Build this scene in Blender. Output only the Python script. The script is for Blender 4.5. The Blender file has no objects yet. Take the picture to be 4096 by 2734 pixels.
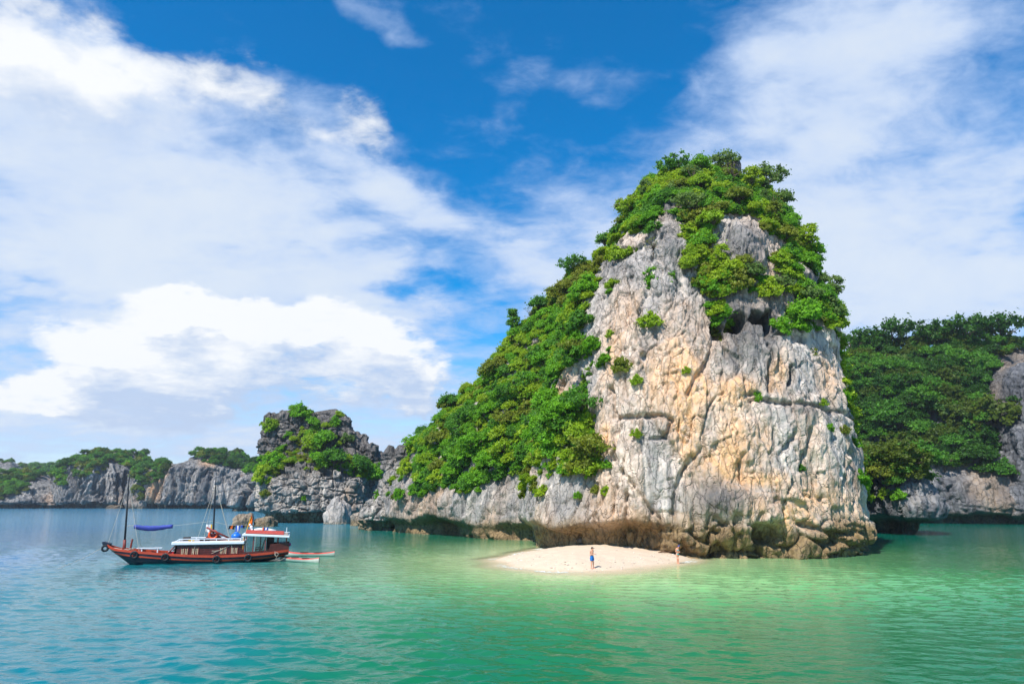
import bpy, math, random
import numpy as np
from mathutils import Vector, Matrix
from mathutils.bvhtree import BVHTree

R = math.radians
sc = bpy.context.scene
COL = sc.collection

# ------------------------------------------------------------------ camera
PITCH = R(13.05)
CAMZ = 5.0
FPX = 4096 * 24.0 / 36.0
cam_data = bpy.data.cameras.new('camera')
cam_data.lens = 24.0
cam_data.sensor_width = 36.0
cam_data.clip_start = 0.1
cam_data.clip_end = 12000.0
cam = bpy.data.objects.new('camera', cam_data)
cam.location = (0, 0, CAMZ)
cam.rotation_euler = (R(90) + PITCH, 0, 0)
COL.objects.link(cam)
sc.camera = cam
sc.render.resolution_x, sc.render.resolution_y = 1024, 683

# ------------------------------------------------------------------ exposure
sc.view_settings.view_transform = 'Standard'
sc.view_settings.look = 'None'
sc.view_settings.gamma = 1.0
sc.view_settings.use_curve_mapping = False
sc.view_settings.exposure = 0.47
sc.cycles.max_bounces = 7
sc.cycles.diffuse_bounces = 3
sc.cycles.glossy_bounces = 3
sc.cycles.transmission_bounces = 3
sc.cycles.transparent_max_bounces = 8
sc.cycles.use_denoising = True
sc.cycles.sample_clamp_indirect = 4.0
sc.cycles.caustics_reflective = False
sc.cycles.caustics_refractive = False

# ------------------------------------------------------------------ sun
SUN_AZ, SUN_EL = R(-147.0), R(51.0)        # azimuth from +Y towards +X
SUN_DIR = Vector((math.sin(SUN_AZ) * math.cos(SUN_EL), math.cos(SUN_AZ) * math.cos(SUN_EL), math.sin(SUN_EL)))
sun_data = bpy.data.lights.new('sun', 'SUN')
sun_data.energy = 4.8
sun_data.angle = R(0.5)
sun_data.color = (1.0, 0.96, 0.91)
sun = bpy.data.objects.new('sun', sun_data)
sun.rotation_euler = SUN_DIR.to_track_quat('Z', 'Y').to_euler()
sun.location = (-60, -60, 90)
COL.objects.link(sun)


# ------------------------------------------------------------------ node helper
class NT:
    def __init__(self, tree):
        self.t = tree
        self.n = tree.nodes
        self.l = tree.links

    def put(self, sock, v):
        if v is None:
            return
        if isinstance(v, bpy.types.NodeSocket):
            self.l.new(v, sock)
        else:
            sock.default_value = v

    def node(self, typ, **kw):
        nd = self.n.new(typ)
        for k, v in kw.items():
            setattr(nd, k, v)
        return nd

    def m(self, op, a, b=None, c=None, clamp=False):
        nd = self.node('ShaderNodeMath', operation=op, use_clamp=clamp)
        for i, v in enumerate((a, b, c)):
            self.put(nd.inputs[i], v)
        return nd.outputs[0]

    def vm(self, op, a, b=None, scale=None):
        nd = self.node('ShaderNodeVectorMath', operation=op)
        self.put(nd.inputs[0], a)
        if b is not None:
            self.put(nd.inputs[1], b)
        if scale is not None:
            self.put(nd.inputs['Scale'], scale)
        return nd.outputs['Value'] if op in ('LENGTH', 'DOT_PRODUCT') else nd.outputs[0]

    def mapping(self, v, loc=(0, 0, 0), rot=(0, 0, 0), scale=(1, 1, 1), typ='POINT'):
        nd = self.node('ShaderNodeMapping', vector_type=typ)
        self.put(nd.inputs[0], v)
        nd.inputs['Location'].default_value = loc
        nd.inputs['Rotation'].default_value = rot
        nd.inputs['Scale'].default_value = scale
        return nd.outputs[0]

    def noise(self, v, scale, detail=4.0, rough=0.5, dist=0.0, color=False):
        nd = self.node('ShaderNodeTexNoise')
        self.put(nd.inputs['Vector'], v)
        nd.inputs['Scale'].default_value = scale
        nd.inputs['Detail'].default_value = detail
        nd.inputs['Roughness'].default_value = rough
        nd.inputs['Distortion'].default_value = dist
        return nd.outputs['Color'] if color else nd.outputs[0]

    def range(self, v, a, b, c=0.0, d=1.0, smooth=True):
        nd = self.node('ShaderNodeMapRange', interpolation_type='SMOOTHSTEP' if smooth else 'LINEAR')
        self.put(nd.inputs[0], v)
        for i, x in enumerate((a, b, c, d)):
            nd.inputs[i + 1].default_value = x
        return nd.outputs[0]

    def mix(self, f, a, b, blend='MIX'):
        nd = self.node('ShaderNodeMix', data_type='RGBA', blend_type=blend)
        self.put(nd.inputs[0], f)
        for s, v in ((nd.inputs[6], a), (nd.inputs[7], b)):
            if not isinstance(v, bpy.types.NodeSocket) and len(v) == 3:
                v = (*v, 1)
            self.put(s, v)
        return nd.outputs[2]


# ------------------------------------------------------------------ world: daylight sky with clouds
def azel_of_px(px, py):
    dx, dy = (px - 2048) / FPX, (1367 - py) / FPX
    x, y, z = dx, math.cos(PITCH) - math.sin(PITCH) * dy, math.sin(PITCH) + math.cos(PITCH) * dy
    L = math.sqrt(x * x + y * y + z * z)
    return math.atan2(x, y), math.asin(z / L)


def cloud_field(name, blobs, warp, warp_scale, base_scale, base_amp, base_stretch, detail, bias):
    """Direction in, cloud amount out: placed cloud bodies with noisy edges over a noise that runs round the whole sky."""
    g = bpy.data.node_groups.new(name, 'ShaderNodeTree')
    g.interface.new_socket('Direction', in_out='INPUT', socket_type='NodeSocketVector')
    g.interface.new_socket('Amount', in_out='OUTPUT', socket_type='NodeSocketFloat')
    n = NT(g)
    gi, go = n.node('NodeGroupInput'), n.node('NodeGroupOutput')
    d = gi.outputs[0]
    sp = n.node('ShaderNodeSeparateXYZ')
    n.put(sp.inputs[0], d)
    az = n.m('ARCTAN2', sp.outputs[0], sp.outputs[1])
    el = n.m('ARCSINE', sp.outputs[2])
    cb = n.node('ShaderNodeCombineXYZ')
    n.put(cb.inputs[0], az)
    n.put(cb.inputs[1], el)
    w1 = n.noise(n.mapping(d, scale=(1, 1, 1.5)), warp_scale, 7.0, 0.55, color=True)
    w = n.vm('SCALE', n.vm('SUBTRACT', w1, (0.5, 0.5, 0.5)), scale=warp)
    ae = n.vm('ADD', cb.outputs[0], w)
    tot = None
    for (px, py, rx, ry, rot, amp) in blobs:
        a, e = azel_of_px(px, py)
        k = 1.0 / FPX
        loc = n.mapping(ae, loc=(a, e, 0), rot=(0, 0, R(rot)), scale=(rx * k, ry * k, 0.3), typ='TEXTURE')
        v = n.range(n.vm('LENGTH', n.vm('MULTIPLY', loc, (1, 1, 0))), 0.15, 1.25, amp, 0.0)
        tot = v if tot is None else n.m('ADD', tot, v)
    tot = n.m('MINIMUM', tot, 1.05)
    # flat cloud deck coordinates so that the free clouds shrink towards the horizon
    zz = n.m('ADD', n.m('MAXIMUM', sp.outputs[2], 0.0), 0.22)
    deck = n.vm('DIVIDE', d, None)
    dn = deck.node
    c2 = n.node('ShaderNodeCombineXYZ')
    for i in range(3):
        n.put(c2.inputs[i], zz)
    n.put(dn.inputs[1], c2.outputs[0])
    fb = n.noise(n.mapping(deck, rot=(0, 0, R(35)), scale=base_stretch), base_scale, detail, 0.58, 0.25)
    fb2 = n.noise(n.mapping(deck, rot=(0, 0, R(-20)), scale=(1.0, 1.25, 1.0)), base_scale * 4.2, 6.0, 0.6, 0.4)
    out = n.m('ADD', n.m('MULTIPLY', n.m('SUBTRACT', fb, 0.5), base_amp), n.m('ADD', tot, bias))
    out = n.m('ADD', out, n.m('MULTIPLY', n.m('SUBTRACT', fb2, 0.5), base_amp * .42))
    n.put(go.inputs[0], out)
    return g


world = bpy.data.worlds.new('World')
sc.world = world
world.use_nodes = True
wn = NT(world.node_tree)
wn.n.clear()
wo = wn.node('ShaderNodeOutputWorld')
bg = wn.node('ShaderNodeBackground')
wn.put(wo.inputs[0], bg.outputs[0])
tc = wn.node('ShaderNodeTexCoord')
sky = wn.node('ShaderNodeTexSky', sky_type='NISHITA', sun_disc=False)
sky.sun_elevation = SUN_EL
sky.sun_rotation = SUN_AZ % (2 * math.pi)
sky.altitude = 0
sky.air_density = 1.0
sky.dust_density = 0.4
sky.ozone_density = 3.0
hs = wn.node('ShaderNodeHueSaturation')
hs.inputs['Hue'].default_value = 0.498
hs.inputs['Saturation'].default_value = 1.72
hs.inputs['Value'].default_value = 1.36
wn.put(hs.inputs['Color'], sky.outputs[0])
D = tc.outputs['Generated']
SKYK = 0.10                       # background strength; the cloud radiances below are divided by it
soft = [  # px, py, rx, ry, rot, amount
    (420, 760, 1150, 520, -12, .62), (1350, 760, 620, 300, -22, .5), (150, 330, 560, 430, 0, .62),
    (900, 1020, 1100, 300, -6, .45), (250, 1330, 700, 330, 0, .55), (1500, 1320, 560, 260, -10, .36),
    (3050, 640, 1150, 400, 38, .58), (3650, 280, 720, 480, 50, .36), (3750, 950, 800, 560, 0, .46), (2420, 960, 640, 280, 20, .5),
    (2150, 1160, 420, 200, 0, .42), (3350, 1180, 900, 300, 0, .5), (1800, 900, 420, 130, -25, .35), (2250, 330, 460, 170, 25, .33),
    (500, 1720, 1500, 200, 0, .5), (1700, 1650, 900, 260, 0, .3), (3600, 1250, 900, 240, 0, .3), (2050, 330, 420, 300, 40, .26), (2450, 500, 420, 250, 40, .28), (1750, 800, 300, 160, 0, .2), (1520, 40, 300, 120, -20, .42), (700, 30, 420, 60, -8, .2), (3000, 250, 500, 200, 40, .2),
    (1250, 120, 600, 200, -20, -.4), (1850, 520, 330, 230, -30, -.3), (2050, 120, 400, 180, 0, -.1), (1640, 1170, 330, 70, -8, -.4), (1560, 640, 210, 70, -20, -.12),
    (600, 120, 300, 100, -20, -.35),
]
puffy = [
    (880, 1370, 560, 240, -6, .85), (560, 1480, 460, 240, 8, .75), (1250, 1300, 330, 150, 0, .7), (1480, 1470, 320, 200, -30, .65), (250, 1560, 330, 130, 10, .6),
    (20, 1570, 150, 110, 0, .7), (1000, 1590, 900, 200, 0, .62), (1640, 1500, 360, 210, -25, .5), (700, 1250, 420, 130, 0, .3), (1680, 1610, 170, 110, -40, .5), (1150, 1230, 180, 100, 0, .4), (780, 1230, 190, 90, 0, .4),
    (420, 390, 660, 300, -16, .5), (860, 260, 300, 170, -10, .42), (1250, 470, 330, 170, -15, .46), (1490, 470, 170, 140, 0, .44), (90, 190, 500, 260, -30, .45), (950, 520, 600, 200, -10, .3),
    (2480, 930, 420, 140, 20, .22), (2250, 1080, 330, 140, 0, .28),
]
gs = cloud_field('soft_cloud_amount', soft, 0.20, 5.0, 2.3, 1.75, (1.0, 1.6, 1.0), 9.0, -0.03)
gp = cloud_field('puffy_cloud_amount', puffy, 0.17, 9.0, 3.4, 1.45, (1.0, 1.0, 1.0), 9.0, -0.20)


def use(g, v):
    nd = wn.node('ShaderNodeGroup', node_tree=g)
    wn.put(nd.inputs[0], v)
    return nd.outputs[0]


s0 = use(gs, D)
p0 = use(gp, D)
to_sun = (-0.03, -0.01, 0.055)
p1 = use(gp, wn.vm('NORMALIZE', wn.vm('ADD', D, to_sun)))
a_soft = wn.range(s0, -0.05, 0.80, 0.0, 0.95)
a_puff = wn.range(p0, 0.22, 0.82, 0.0, 0.97)
zs = wn.node('ShaderNodeSeparateXYZ')
wn.put(zs.inputs[0], D)
fine = wn.noise(D, 14.0, 6.0, 0.6)
light = wn.m('ADD', wn.m('MULTIPLY', wn.m('SUBTRACT', p0, p1), 1.5), wn.m('SUBTRACT', wn.range(fine, 0.25, 0.75, 0.40, 0.72), wn.range(zs.outputs[2], 0.07, 0.21, 0.42, 0.0)), clamp=True)
soft_col = wn.mix(wn.m('MULTIPLY', wn.range(s0, 0.3, 1.1), wn.range(fine, 0.3, 0.7, 0.75, 1.0)), (3.8, 4.9, 7.0), (5.5, 6.1, 6.9))
puff_col = wn.mix(light, (3.9, 4.8, 6.4), (7.1, 7.25, 7.4))
low = wn.range(zs.outputs[2], 0.0, 0.30, 0.72, 0.0)
c0 = wn.mix(low, hs.outputs[0], (4.6, 5.9, 7.7))
c1 = wn.mix(a_soft, c0, soft_col)
c2 = wn.mix(a_puff, c1, puff_col)
wn.put(bg.inputs[0], c2)
bg.inputs[1].default_value = SKYK

# ------------------------------------------------------------------ picture <-> place
SP, CP = math.sin(PITCH), math.cos(PITCH)


def ray(px, py):
    dx, dy = (px - 2048) / FPX, (1367 - py) / FPX
    return Vector((dx, CP - SP * dy, SP + CP * dy))


def at(px, py, Y):
    d = ray(px, py)
    return Vector((0, 0, CAMZ)) + d * (Y / d.y)


def ground(px, py, z=0.0):
    d = ray(px, py)
    return Vector((0, 0, CAMZ)) + d * ((z - CAMZ) / d.z)


def project(P):
    """(N,3) -> px, py in the photograph's 4096 x 2734 pixels, depth"""
    x, y, z = P[:, 0], P[:, 1], P[:, 2] - CAMZ
    dep = y * CP + z * SP
    dep_ = np.where(np.abs(dep) < 1e-6, 1e-6, dep)
    return 2048 + FPX * x / dep_, 1367 - FPX * (-y * SP + z * CP) / dep_, dep


def x_at(px, Y, z):
    return (px - 2048) / FPX * (Y * CP + (z - CAMZ) * SP)


def in_poly(px, py, poly):
    poly = np.asarray(poly, float)
    inside = np.zeros(px.shape, bool)
    j = len(poly) - 1
    for i in range(len(poly)):
        xi, yi = poly[i]
        xj, yj = poly[j]
        if yi != yj:
            c = ((yi > py) != (yj > py)) & (px < (xj - xi) * (py - yi) / (yj - yi) + xi)
            inside ^= c
        j = i
    return inside


# ------------------------------------------------------------------ numpy noise
_rg = np.random.RandomState(7)
_G = _rg.normal(size=(256, 3))
_G = (_G / np.linalg.norm(_G, axis=1)[:, None]).astype(np.float32)


def _hash(i, j, k, s):
    with np.errstate(over='ignore'):
        h = (i.astype(np.uint32) * np.uint32(374761393) + j.astype(np.uint32) * np.uint32(668265263)
             + k.astype(np.uint32) * np.uint32(2246822519) + np.uint32(s * 3266489917 % 4294967296))
        h ^= h >> np.uint32(13)
        h *= np.uint32(1274126177)
        h ^= h >> np.uint32(16)
    return h


def perlin(P, s=0):
    P = np.asarray(P, np.float32)
    F0 = np.floor(P)
    I = F0.astype(np.int64)
    f = P - F0
    u = f * f * f * (f * (f * 6 - 15) + 10)
    out = 0
    for dx in (0, 1):
        wx = u[:, 0] if dx else 1 - u[:, 0]
        for dy in (0, 1):
            wy = u[:, 1] if dy else 1 - u[:, 1]
            for dz in (0, 1):
                wz = u[:, 2] if dz else 1 - u[:, 2]
                g = _G[_hash(I[:, 0] + dx, I[:, 1] + dy, I[:, 2] + dz, s) & np.uint32(255)]
                out = out + wx * wy * wz * (g[:, 0] * (f[:, 0] - dx) + g[:, 1] * (f[:, 1] - dy) + g[:, 2] * (f[:, 2] - dz))
    return out * 1.5


def fbm(P, o=4, s=0, gain=0.5):
    a, t, r = 1.0, 0.0, 0
    for i in range(o):
        r = r + a * perlin(P * (2.03 ** i), s + i * 17)
        t += a
        a *= gain
    return r / t


def worley(P, s=0, jit=0.9):
    P = np.asarray(P, np.float32)
    I = np.floor(P).astype(np.int64)
    f1 = np.full(len(P), 9.0, np.float32)
    f2 = f1.copy()
    idv = np.zeros(len(P), np.float32)
    idw = np.zeros(len(P), np.float32)
    for dx in (-1, 0, 1):
        for dy in (-1, 0, 1):
            for dz in (-1, 0, 1):
                h = _hash(I[:, 0] + dx, I[:, 1] + dy, I[:, 2] + dz, s)
                ox = (h & np.uint32(1023)).astype(np.float32) / 1023
                oy = ((h >> np.uint32(10)) & np.uint32(1023)).astype(np.float32) / 1023
                oz = ((h >> np.uint32(20)) & np.uint32(1023)).astype(np.float32) / 1023
                cx = I[:, 0] + dx + 0.5 + (ox - .5) * jit - P[:, 0]
                cy = I[:, 1] + dy + 0.5 + (oy - .5) * jit - P[:, 1]
                cz = I[:, 2] + dz + 0.5 + (oz - .5) * jit - P[:, 2]
                d = np.sqrt(cx * cx + cy * cy + cz * cz)
                near = d < f1
                f2 = np.where(near, f1, np.minimum(f2, d))
                rid = ((h * np.uint32(2654435761)) >> np.uint32(8)).astype(np.float32) / 16777216.0
                idv = np.where(near, rid, idv)
                idw = np.where(near, ((h >> np.uint32(5)) & np.uint32(255)).astype(np.float32) / 255, idw)
                f1 = np.where(near, d, f1)
    return f1, f2, idv, idw


def worley_v(P, s=0, jit=0.9):
    """as worley, with the offset from the nearest cell centre as well"""
    P = np.asarray(P, np.float32)
    I = np.floor(P).astype(np.int64)
    n_ = len(P)
    f1, f2 = np.full(n_, 9.0, np.float32), np.full(n_, 9.0, np.float32)
    ia, ja = np.zeros(n_, np.float32), np.zeros(n_, np.float32)
    vv = np.zeros((n_, 3), np.float32)
    for dx in (-1, 0, 1):
        for dy in (-1, 0, 1):
            for dz in (-1, 0, 1):
                h = _hash(I[:, 0] + dx, I[:, 1] + dy, I[:, 2] + dz, s)
                c = np.stack([(h & np.uint32(1023)).astype(np.float32), ((h >> np.uint32(10)) & np.uint32(1023)).astype(np.float32), ((h >> np.uint32(20)) & np.uint32(1023)).astype(np.float32)], 1) / 1023 - .5
                c = I + np.array([dx + .5, dy + .5, dz + .5], np.float32) + c * jit - P
                d = np.sqrt((c * c).sum(1))
                near = d < f1
                f2 = np.where(near, f1, np.minimum(f2, d))
                ia = np.where(near, ((h * np.uint32(2654435761)) >> np.uint32(8)).astype(np.float32) / 16777216.0, ia)
                ja = np.where(near, ((h * np.uint32(40503)) >> np.uint32(8) & np.uint32(65535)).astype(np.float32) / 65535.0, ja)
                vv = np.where(near[:, None], -c, vv)
                f1 = np.where(near, d, f1)
    return f1, f2, ia, ja, vv


def sstep(a, b, x):
    t = np.clip((x - a) / (b - a), 0, 1)
    return t * t * (3 - 2 * t)


# ------------------------------------------------------------------ object helpers
def tag(o, label=None, cat=None, group=None, kind=None):
    if label:
        o['label'] = label
    if cat:
        o['category'] = cat
    if group:
        o['group'] = group
    if kind:
        o['kind'] = kind
    return o


def np_mesh(name, V, Fq, mat, attrs=None, smooth=True, tris=None):
    """fast mesh from arrays: V (n,3), Fq (m,4) quads, tris (k,3)"""
    me = bpy.data.meshes.new(name)
    V = np.asarray(V, np.float32)
    Fq = np.asarray(Fq, np.int32).reshape(-1, 4)
    T = np.asarray(tris if tris is not None else [], np.int32).reshape(-1, 3)
    me.vertices.add(len(V))
    me.vertices.foreach_set('co', V.ravel())
    nl = Fq.size + T.size
    me.loops.add(nl)
    me.loops.foreach_set('vertex_index', np.concatenate([Fq.ravel(), T.ravel()]).astype(np.int32))
    me.polygons.add(len(Fq) + len(T))
    st = np.concatenate([np.arange(len(Fq)) * 4, Fq.size + np.arange(len(T)) * 3]).astype(np.int32)
    me.polygons.foreach_set('loop_start', st)
    if smooth:
        me.polygons.foreach_set('use_smooth', np.ones(len(st), bool))
    me.update(calc_edges=True)
    for k, a in (attrs or {}).items():
        a = np.asarray(a, np.float32)
        if a.ndim == 1:
            me.attributes.new(k, 'FLOAT', 'POINT').data.foreach_set('value', a)
        else:
            if a.shape[1] == 3:
                a = np.concatenate([a, np.ones((len(a), 1), np.float32)], 1)
            me.attributes.new(k, 'FLOAT_COLOR', 'POINT').data.foreach_set('color', a.ravel())
    for mm in (mat if isinstance(mat, (list, tuple)) else [mat]):
        me.materials.append(mm)
    return me


def link(name, me, parent=None):
    o = bpy.data.objects.new(name, me)
    COL.objects.link(o)
    if parent is not None:
        o.parent = parent
    return o


def empty(name, loc=(0, 0, 0), rz=0.0):
    o = bpy.data.objects.new(name, None)
    o.empty_display_size = 0.3
    o.location = loc
    o.rotation_euler = (0, 0, rz)
    COL.objects.link(o)
    return o


class MB:
    """collects simple solids and links them as one mesh object"""

    def __init__(self):
        self.v, self.f = [], []

    def add(self, vs, fs):
        b = len(self.v)
        self.v += [tuple(p) for p in vs]
        self.f += [tuple(b + i for i in q) for q in fs]
        return self

    def box(self, c, s, rot=None):
        M = rot if rot is not None else Matrix.Identity(3)
        c = Vector(c)
        vs = [c + M @ Vector((x * s[0] / 2, y * s[1] / 2, z * s[2] / 2)) for x in (-1, 1) for y in (-1, 1) for z in (-1, 1)]
        return self.add(vs, [(0, 1, 3, 2), (4, 6, 7, 5), (0, 4, 5, 1), (2, 3, 7, 6), (0, 2, 6, 4), (1, 5, 7, 3)])

    def loft(self, rings, closed=True, caps=True):
        n = len(rings[0])
        vs = [p for r in rings for p in r]
        fs = []
        for i in range(len(rings) - 1):
            for j in range(n if closed else n - 1):
                a, b = i * n + j, i * n + (j + 1) % n
                fs.append((a, b, b + n, a + n))
        if caps and closed:
            fs.append(tuple(range(n - 1, -1, -1)))
            fs.append(tuple((len(rings) - 1) * n + j for j in range(n)))
        return self.add(vs, fs)

    def tube(self, pts, r, n=8, flat=1.0):
        pts = [Vector(p) for p in pts]
        rs = r if isinstance(r, (list, tuple)) else [r] * len(pts)
        rings = []
        up = Vector((0, 0, 1))
        for i, p in enumerate(pts):
            t = (pts[min(i + 1, len(pts) - 1)] - pts[max(i - 1, 0)]).normalized()
            a = t.cross(up)
            if a.length < 0.05:
                a = t.cross(Vector((0, 1, 0)))
            a.normalize()
            b = a.cross(t).normalized()
            rings.append([p + (a * math.cos(k * 2 * math.pi / n) + b * math.sin(k * 2 * math.pi / n) * flat) * rs[i] for k in range(n)])
        return self.loft(rings)

    def torus(self, c, axis, Rr, r, n=20, m=8):
        c, ax = Vector(c), Vector(axis).normalized()
        u = ax.orthogonal().normalized()
        w = ax.cross(u)
        vs, fs = [], []
        for i in range(n):
            t = 2 * math.pi * i / n
            e = u * math.cos(t) + w * math.sin(t)
            for j in range(m):
                s = 2 * math.pi * j / m
                vs.append(c + e * (Rr + r * math.cos(s)) + ax * r * math.sin(s))
        for i in range(n):
            for j in range(m):
                fs.append((i * m + j, ((i + 1) % n) * m + j, ((i + 1) % n) * m + (j + 1) % m, i * m + (j + 1) % m))
        return self.add(vs, fs)

    def ball(self, c, rad, n=12, m=8, rot=None):
        rad = rad if isinstance(rad, (list, tuple)) else (rad,) * 3
        M = rot if rot is not None else Matrix.Identity(3)
        c = Vector(c)
        rings = []
        for i in range(1, m):
            ph = math.pi * i / m
            rings.append([c + M @ Vector((rad[0] * math.sin(ph) * math.cos(2 * math.pi * k / n), rad[1] * math.sin(ph) * math.sin(2 * math.pi * k / n), rad[2] * math.cos(ph))) for k in range(n)])
        rings.reverse()
        return self.loft(rings)

    def build(self, name, mat, parent=None, smooth=False, bevel=0.0):
        me = bpy.data.meshes.new(name)
        me.from_pydata([tuple(p) for p in self.v], [], self.f)
        me.materials.append(mat)
        if smooth:
            me.polygons.foreach_set('use_smooth', [True] * len(me.polygons))
        me.update()
        o = link(name, me, parent)
        if bevel:
            b = o.modifiers.new('bevel', 'BEVEL')
            b.width = bevel
            b.segments = 1
        return o

# ------------------------------------------------------------------ materials
def new_mat(name):
    m = bpy.data.materials.new(name)
    m.use_nodes = True
    n = NT(m.node_tree)
    return m, n, n.n['Principled BSDF']


def rock_material(name, light, grey, dark, warm, brown, streak=1.0, bump=0.85, fine_scale=1.0):
    """limestone: vertical wash streaks of pale and grey rock; attribute tint = (warm stain, dark weathering, brown tide band and notch-roof darkening)"""
    m, n, p = new_mat(name)
    geo = n.node('ShaderNodeNewGeometry')
    pos = geo.outputs['Position']
    at_ = n.node('ShaderNodeAttribute', attribute_name='tint')
    sp = n.node('ShaderNodeSeparateColor')
    n.put(sp.inputs[0], at_.outputs['Color'])
    k = fine_scale
    st = n.noise(n.mapping(pos, scale=(.8 * k, .8 * k, .05 * k)), 1.0, 7.0, 0.66, 0.6)
    st2 = n.noise(n.mapping(pos, scale=(1.9 * k, 1.9 * k, .10 * k)), 1.0, 5.0, 0.6, 0.3)
    pat = n.noise(n.mapping(pos, scale=(.22 * k, .22 * k, .16 * k)), 1.0, 6.0, 0.6, 0.4)
    fine = n.noise(pos, 2.6 * k, 8.0, 0.65)
    mixv = n.m('ADD', n.m('MULTIPLY', st, 0.55), n.m('ADD', n.m('MULTIPLY', st2, 0.25 * streak), n.m('MULTIPLY', pat, 0.30)))
    base = n.mix(n.range(mixv, 0.455, 0.565), light, grey)
    drk = n.m('MULTIPLY', n.range(n.m('ADD', n.m('MULTIPLY', st2, .6), n.m('MULTIPLY', st, .4)), 0.50, 0.64), 0.75 * streak)
    base = n.mix(drk, base, dark)
    warmf = n.m('MULTIPLY', sp.outputs[0], n.range(n.m('ADD', n.m('MULTIPLY', st2, .5), n.m('MULTIPLY', fine, .5)), 0.36, 0.56, 0.45, 1.0))
    base = n.mix(warmf, base, warm)
    darkf = n.m('MULTIPLY', sp.outputs[1], n.range(n.m('ADD', n.m('MULTIPLY', st2, .5), n.m('MULTIPLY', fine, .5)), 0.30, 0.60, 0.55, 1.0))
    base = n.mix(darkf, base, dark)
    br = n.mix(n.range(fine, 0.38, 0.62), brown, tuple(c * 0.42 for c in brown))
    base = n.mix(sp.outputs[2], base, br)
    sc_ = n.range(fine, 0.28, 0.72, 0.80, 1.14, smooth=False)
    hv = n.node('ShaderNodeHueSaturation')
    n.put(hv.inputs['Color'], base)
    n.put(hv.inputs['Value'], sc_)
    n.put(p.inputs['Base Color'], hv.outputs[0])
    p.inputs['Roughness'].default_value = 0.9
    p.inputs['Specular IOR Level'].default_value = 0.2
    b = n.node('ShaderNodeBump')
    b.inputs['Strength'].default_value = bump
    b.inputs['Distance'].default_value = 0.28 / k
    wv = n.vm('ADD', pos, n.vm('SCALE', n.noise(pos, .9 * k, 4.0, .6, color=True), scale=1.1 / k))
    vo = n.node('ShaderNodeTexVoronoi', feature='DISTANCE_TO_EDGE')
    n.put(vo.inputs['Vector'], n.mapping(wv, scale=(1.0 * k, 1.0 * k, .30 * k)))
    vo.inputs['Scale'].default_value = 1.0
    joint = n.range(vo.outputs['Distance'], 0.0, 0.05)
    vo2 = n.node('ShaderNodeTexVoronoi')
    n.put(vo2.inputs['Vector'], n.mapping(wv, scale=(2.3 * k, 2.3 * k, .9 * k)))
    vo2.inputs['Scale'].default_value = 1.0
    hgt = n.m('ADD', n.noise(n.mapping(pos, scale=(2.0 * k, 2.0 * k, .7 * k)), 1.0, 8.0, 0.68, 0.5), n.m('MULTIPLY', fine, 0.7))
    hgt = n.m('ADD', hgt, n.m('ADD', n.m('MULTIPLY', joint, .8), n.m('MULTIPLY', vo2.outputs['Distance'], .7)))
    n.put(b.inputs['Height'], hgt)
    n.put(p.inputs['Normal'], b.outputs[0])
    return m


ROCK_MAIN = rock_material('cliff_limestone', (.70, .60, .50), (.43, .39, .345), (.12, .115, .11), (.76, .45, .225), (.31, .205, .09))
ROCK_GREY = rock_material('grey_limestone', (.50, .44, .37), (.28, .255, .225), (.095, .088, .083), (.46, .31, .19), (.27, .20, .11), fine_scale=0.8)
ROCK_FAR = rock_material('far_limestone', (.52, .455, .39), (.23, .22, .205), (.065, .067, .072), (.50, .29, .15), (.20, .16, .11), streak=1.3, bump=1.0, fine_scale=0.32)
ROCK_SHADE = rock_material('shaded_limestone', (.30, .285, .27), (.16, .16, .165), (.06, .062, .066), (.36, .26, .17), (.16, .13, .09), fine_scale=0.6)  # right hill limestone with its shade put into the colour


def leaf_material(name, a, b, trans=0.45):
    m, n, p = new_mat(name)
    oi = n.node('ShaderNodeObjectInfo')
    at_ = n.node('ShaderNodeAttribute', attribute_name='shade')
    f = n.m('ADD', n.m('MULTIPLY', oi.outputs['Random'], 0.55), n.m('MULTIPLY', at_.outputs['Fac'], 0.45))
    c = n.mix(f, a, b)
    hv = n.node('ShaderNodeHueSaturation')
    n.put(hv.inputs['Color'], c)
    n.put(hv.inputs['Value'], n.range(at_.outputs['Fac'], 0, 1, 0.80, 1.45, smooth=False))
    n.put(p.inputs['Base Color'], hv.outputs[0])
    p.inputs['Roughness'].default_value = 0.55
    p.inputs['Specular IOR Level'].default_value = 0.3
    tr = n.node('ShaderNodeBsdfTranslucent')
    tv = n.node('ShaderNodeHueSaturation')
    n.put(tv.inputs['Color'], hv.outputs[0])
    tv.inputs['Value'].default_value = 1.3
    tv.inputs['Hue'].default_value = 0.485
    n.put(tr.inputs[0], tv.outputs[0])
    mx = n.node('ShaderNodeMixShader')
    mx.inputs[0].default_value = trans
    n.put(mx.inputs[1], p.outputs[0])
    n.put(mx.inputs[2], tr.outputs[0])
    n.put(n.n['Material Output'].inputs[0], mx.outputs[0])
    return m


LEAF = {
    'bright': leaf_material('leaf_bright_green', (.095, .27, .010), (.16, .36, .012)),
    'yellow': leaf_material('leaf_yellow_green', (.17, .31, .010), (.28, .38, .012)),
    'deep': leaf_material('leaf_deep_green', (.050, .17, .014), (.095, .24, .014)),
    'olive': leaf_material('leaf_olive', (.13, .19, .014), (.21, .23, .020)),
    'blue': leaf_material('leaf_grey_green', (.08, .16, .030), (.15, .23, .045)),
    'dark': leaf_material('leaf_dark_green', (.018, .075, .005), (.045, .13, .008)),  # dark leaf; cloud shade on the right hill is put into this colour
    'darkolive': leaf_material('leaf_dark_olive', (.055, .10, .006), (.10, .14, .010)),  # olive leaf carrying the same cloud shade in its colour
}


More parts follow.
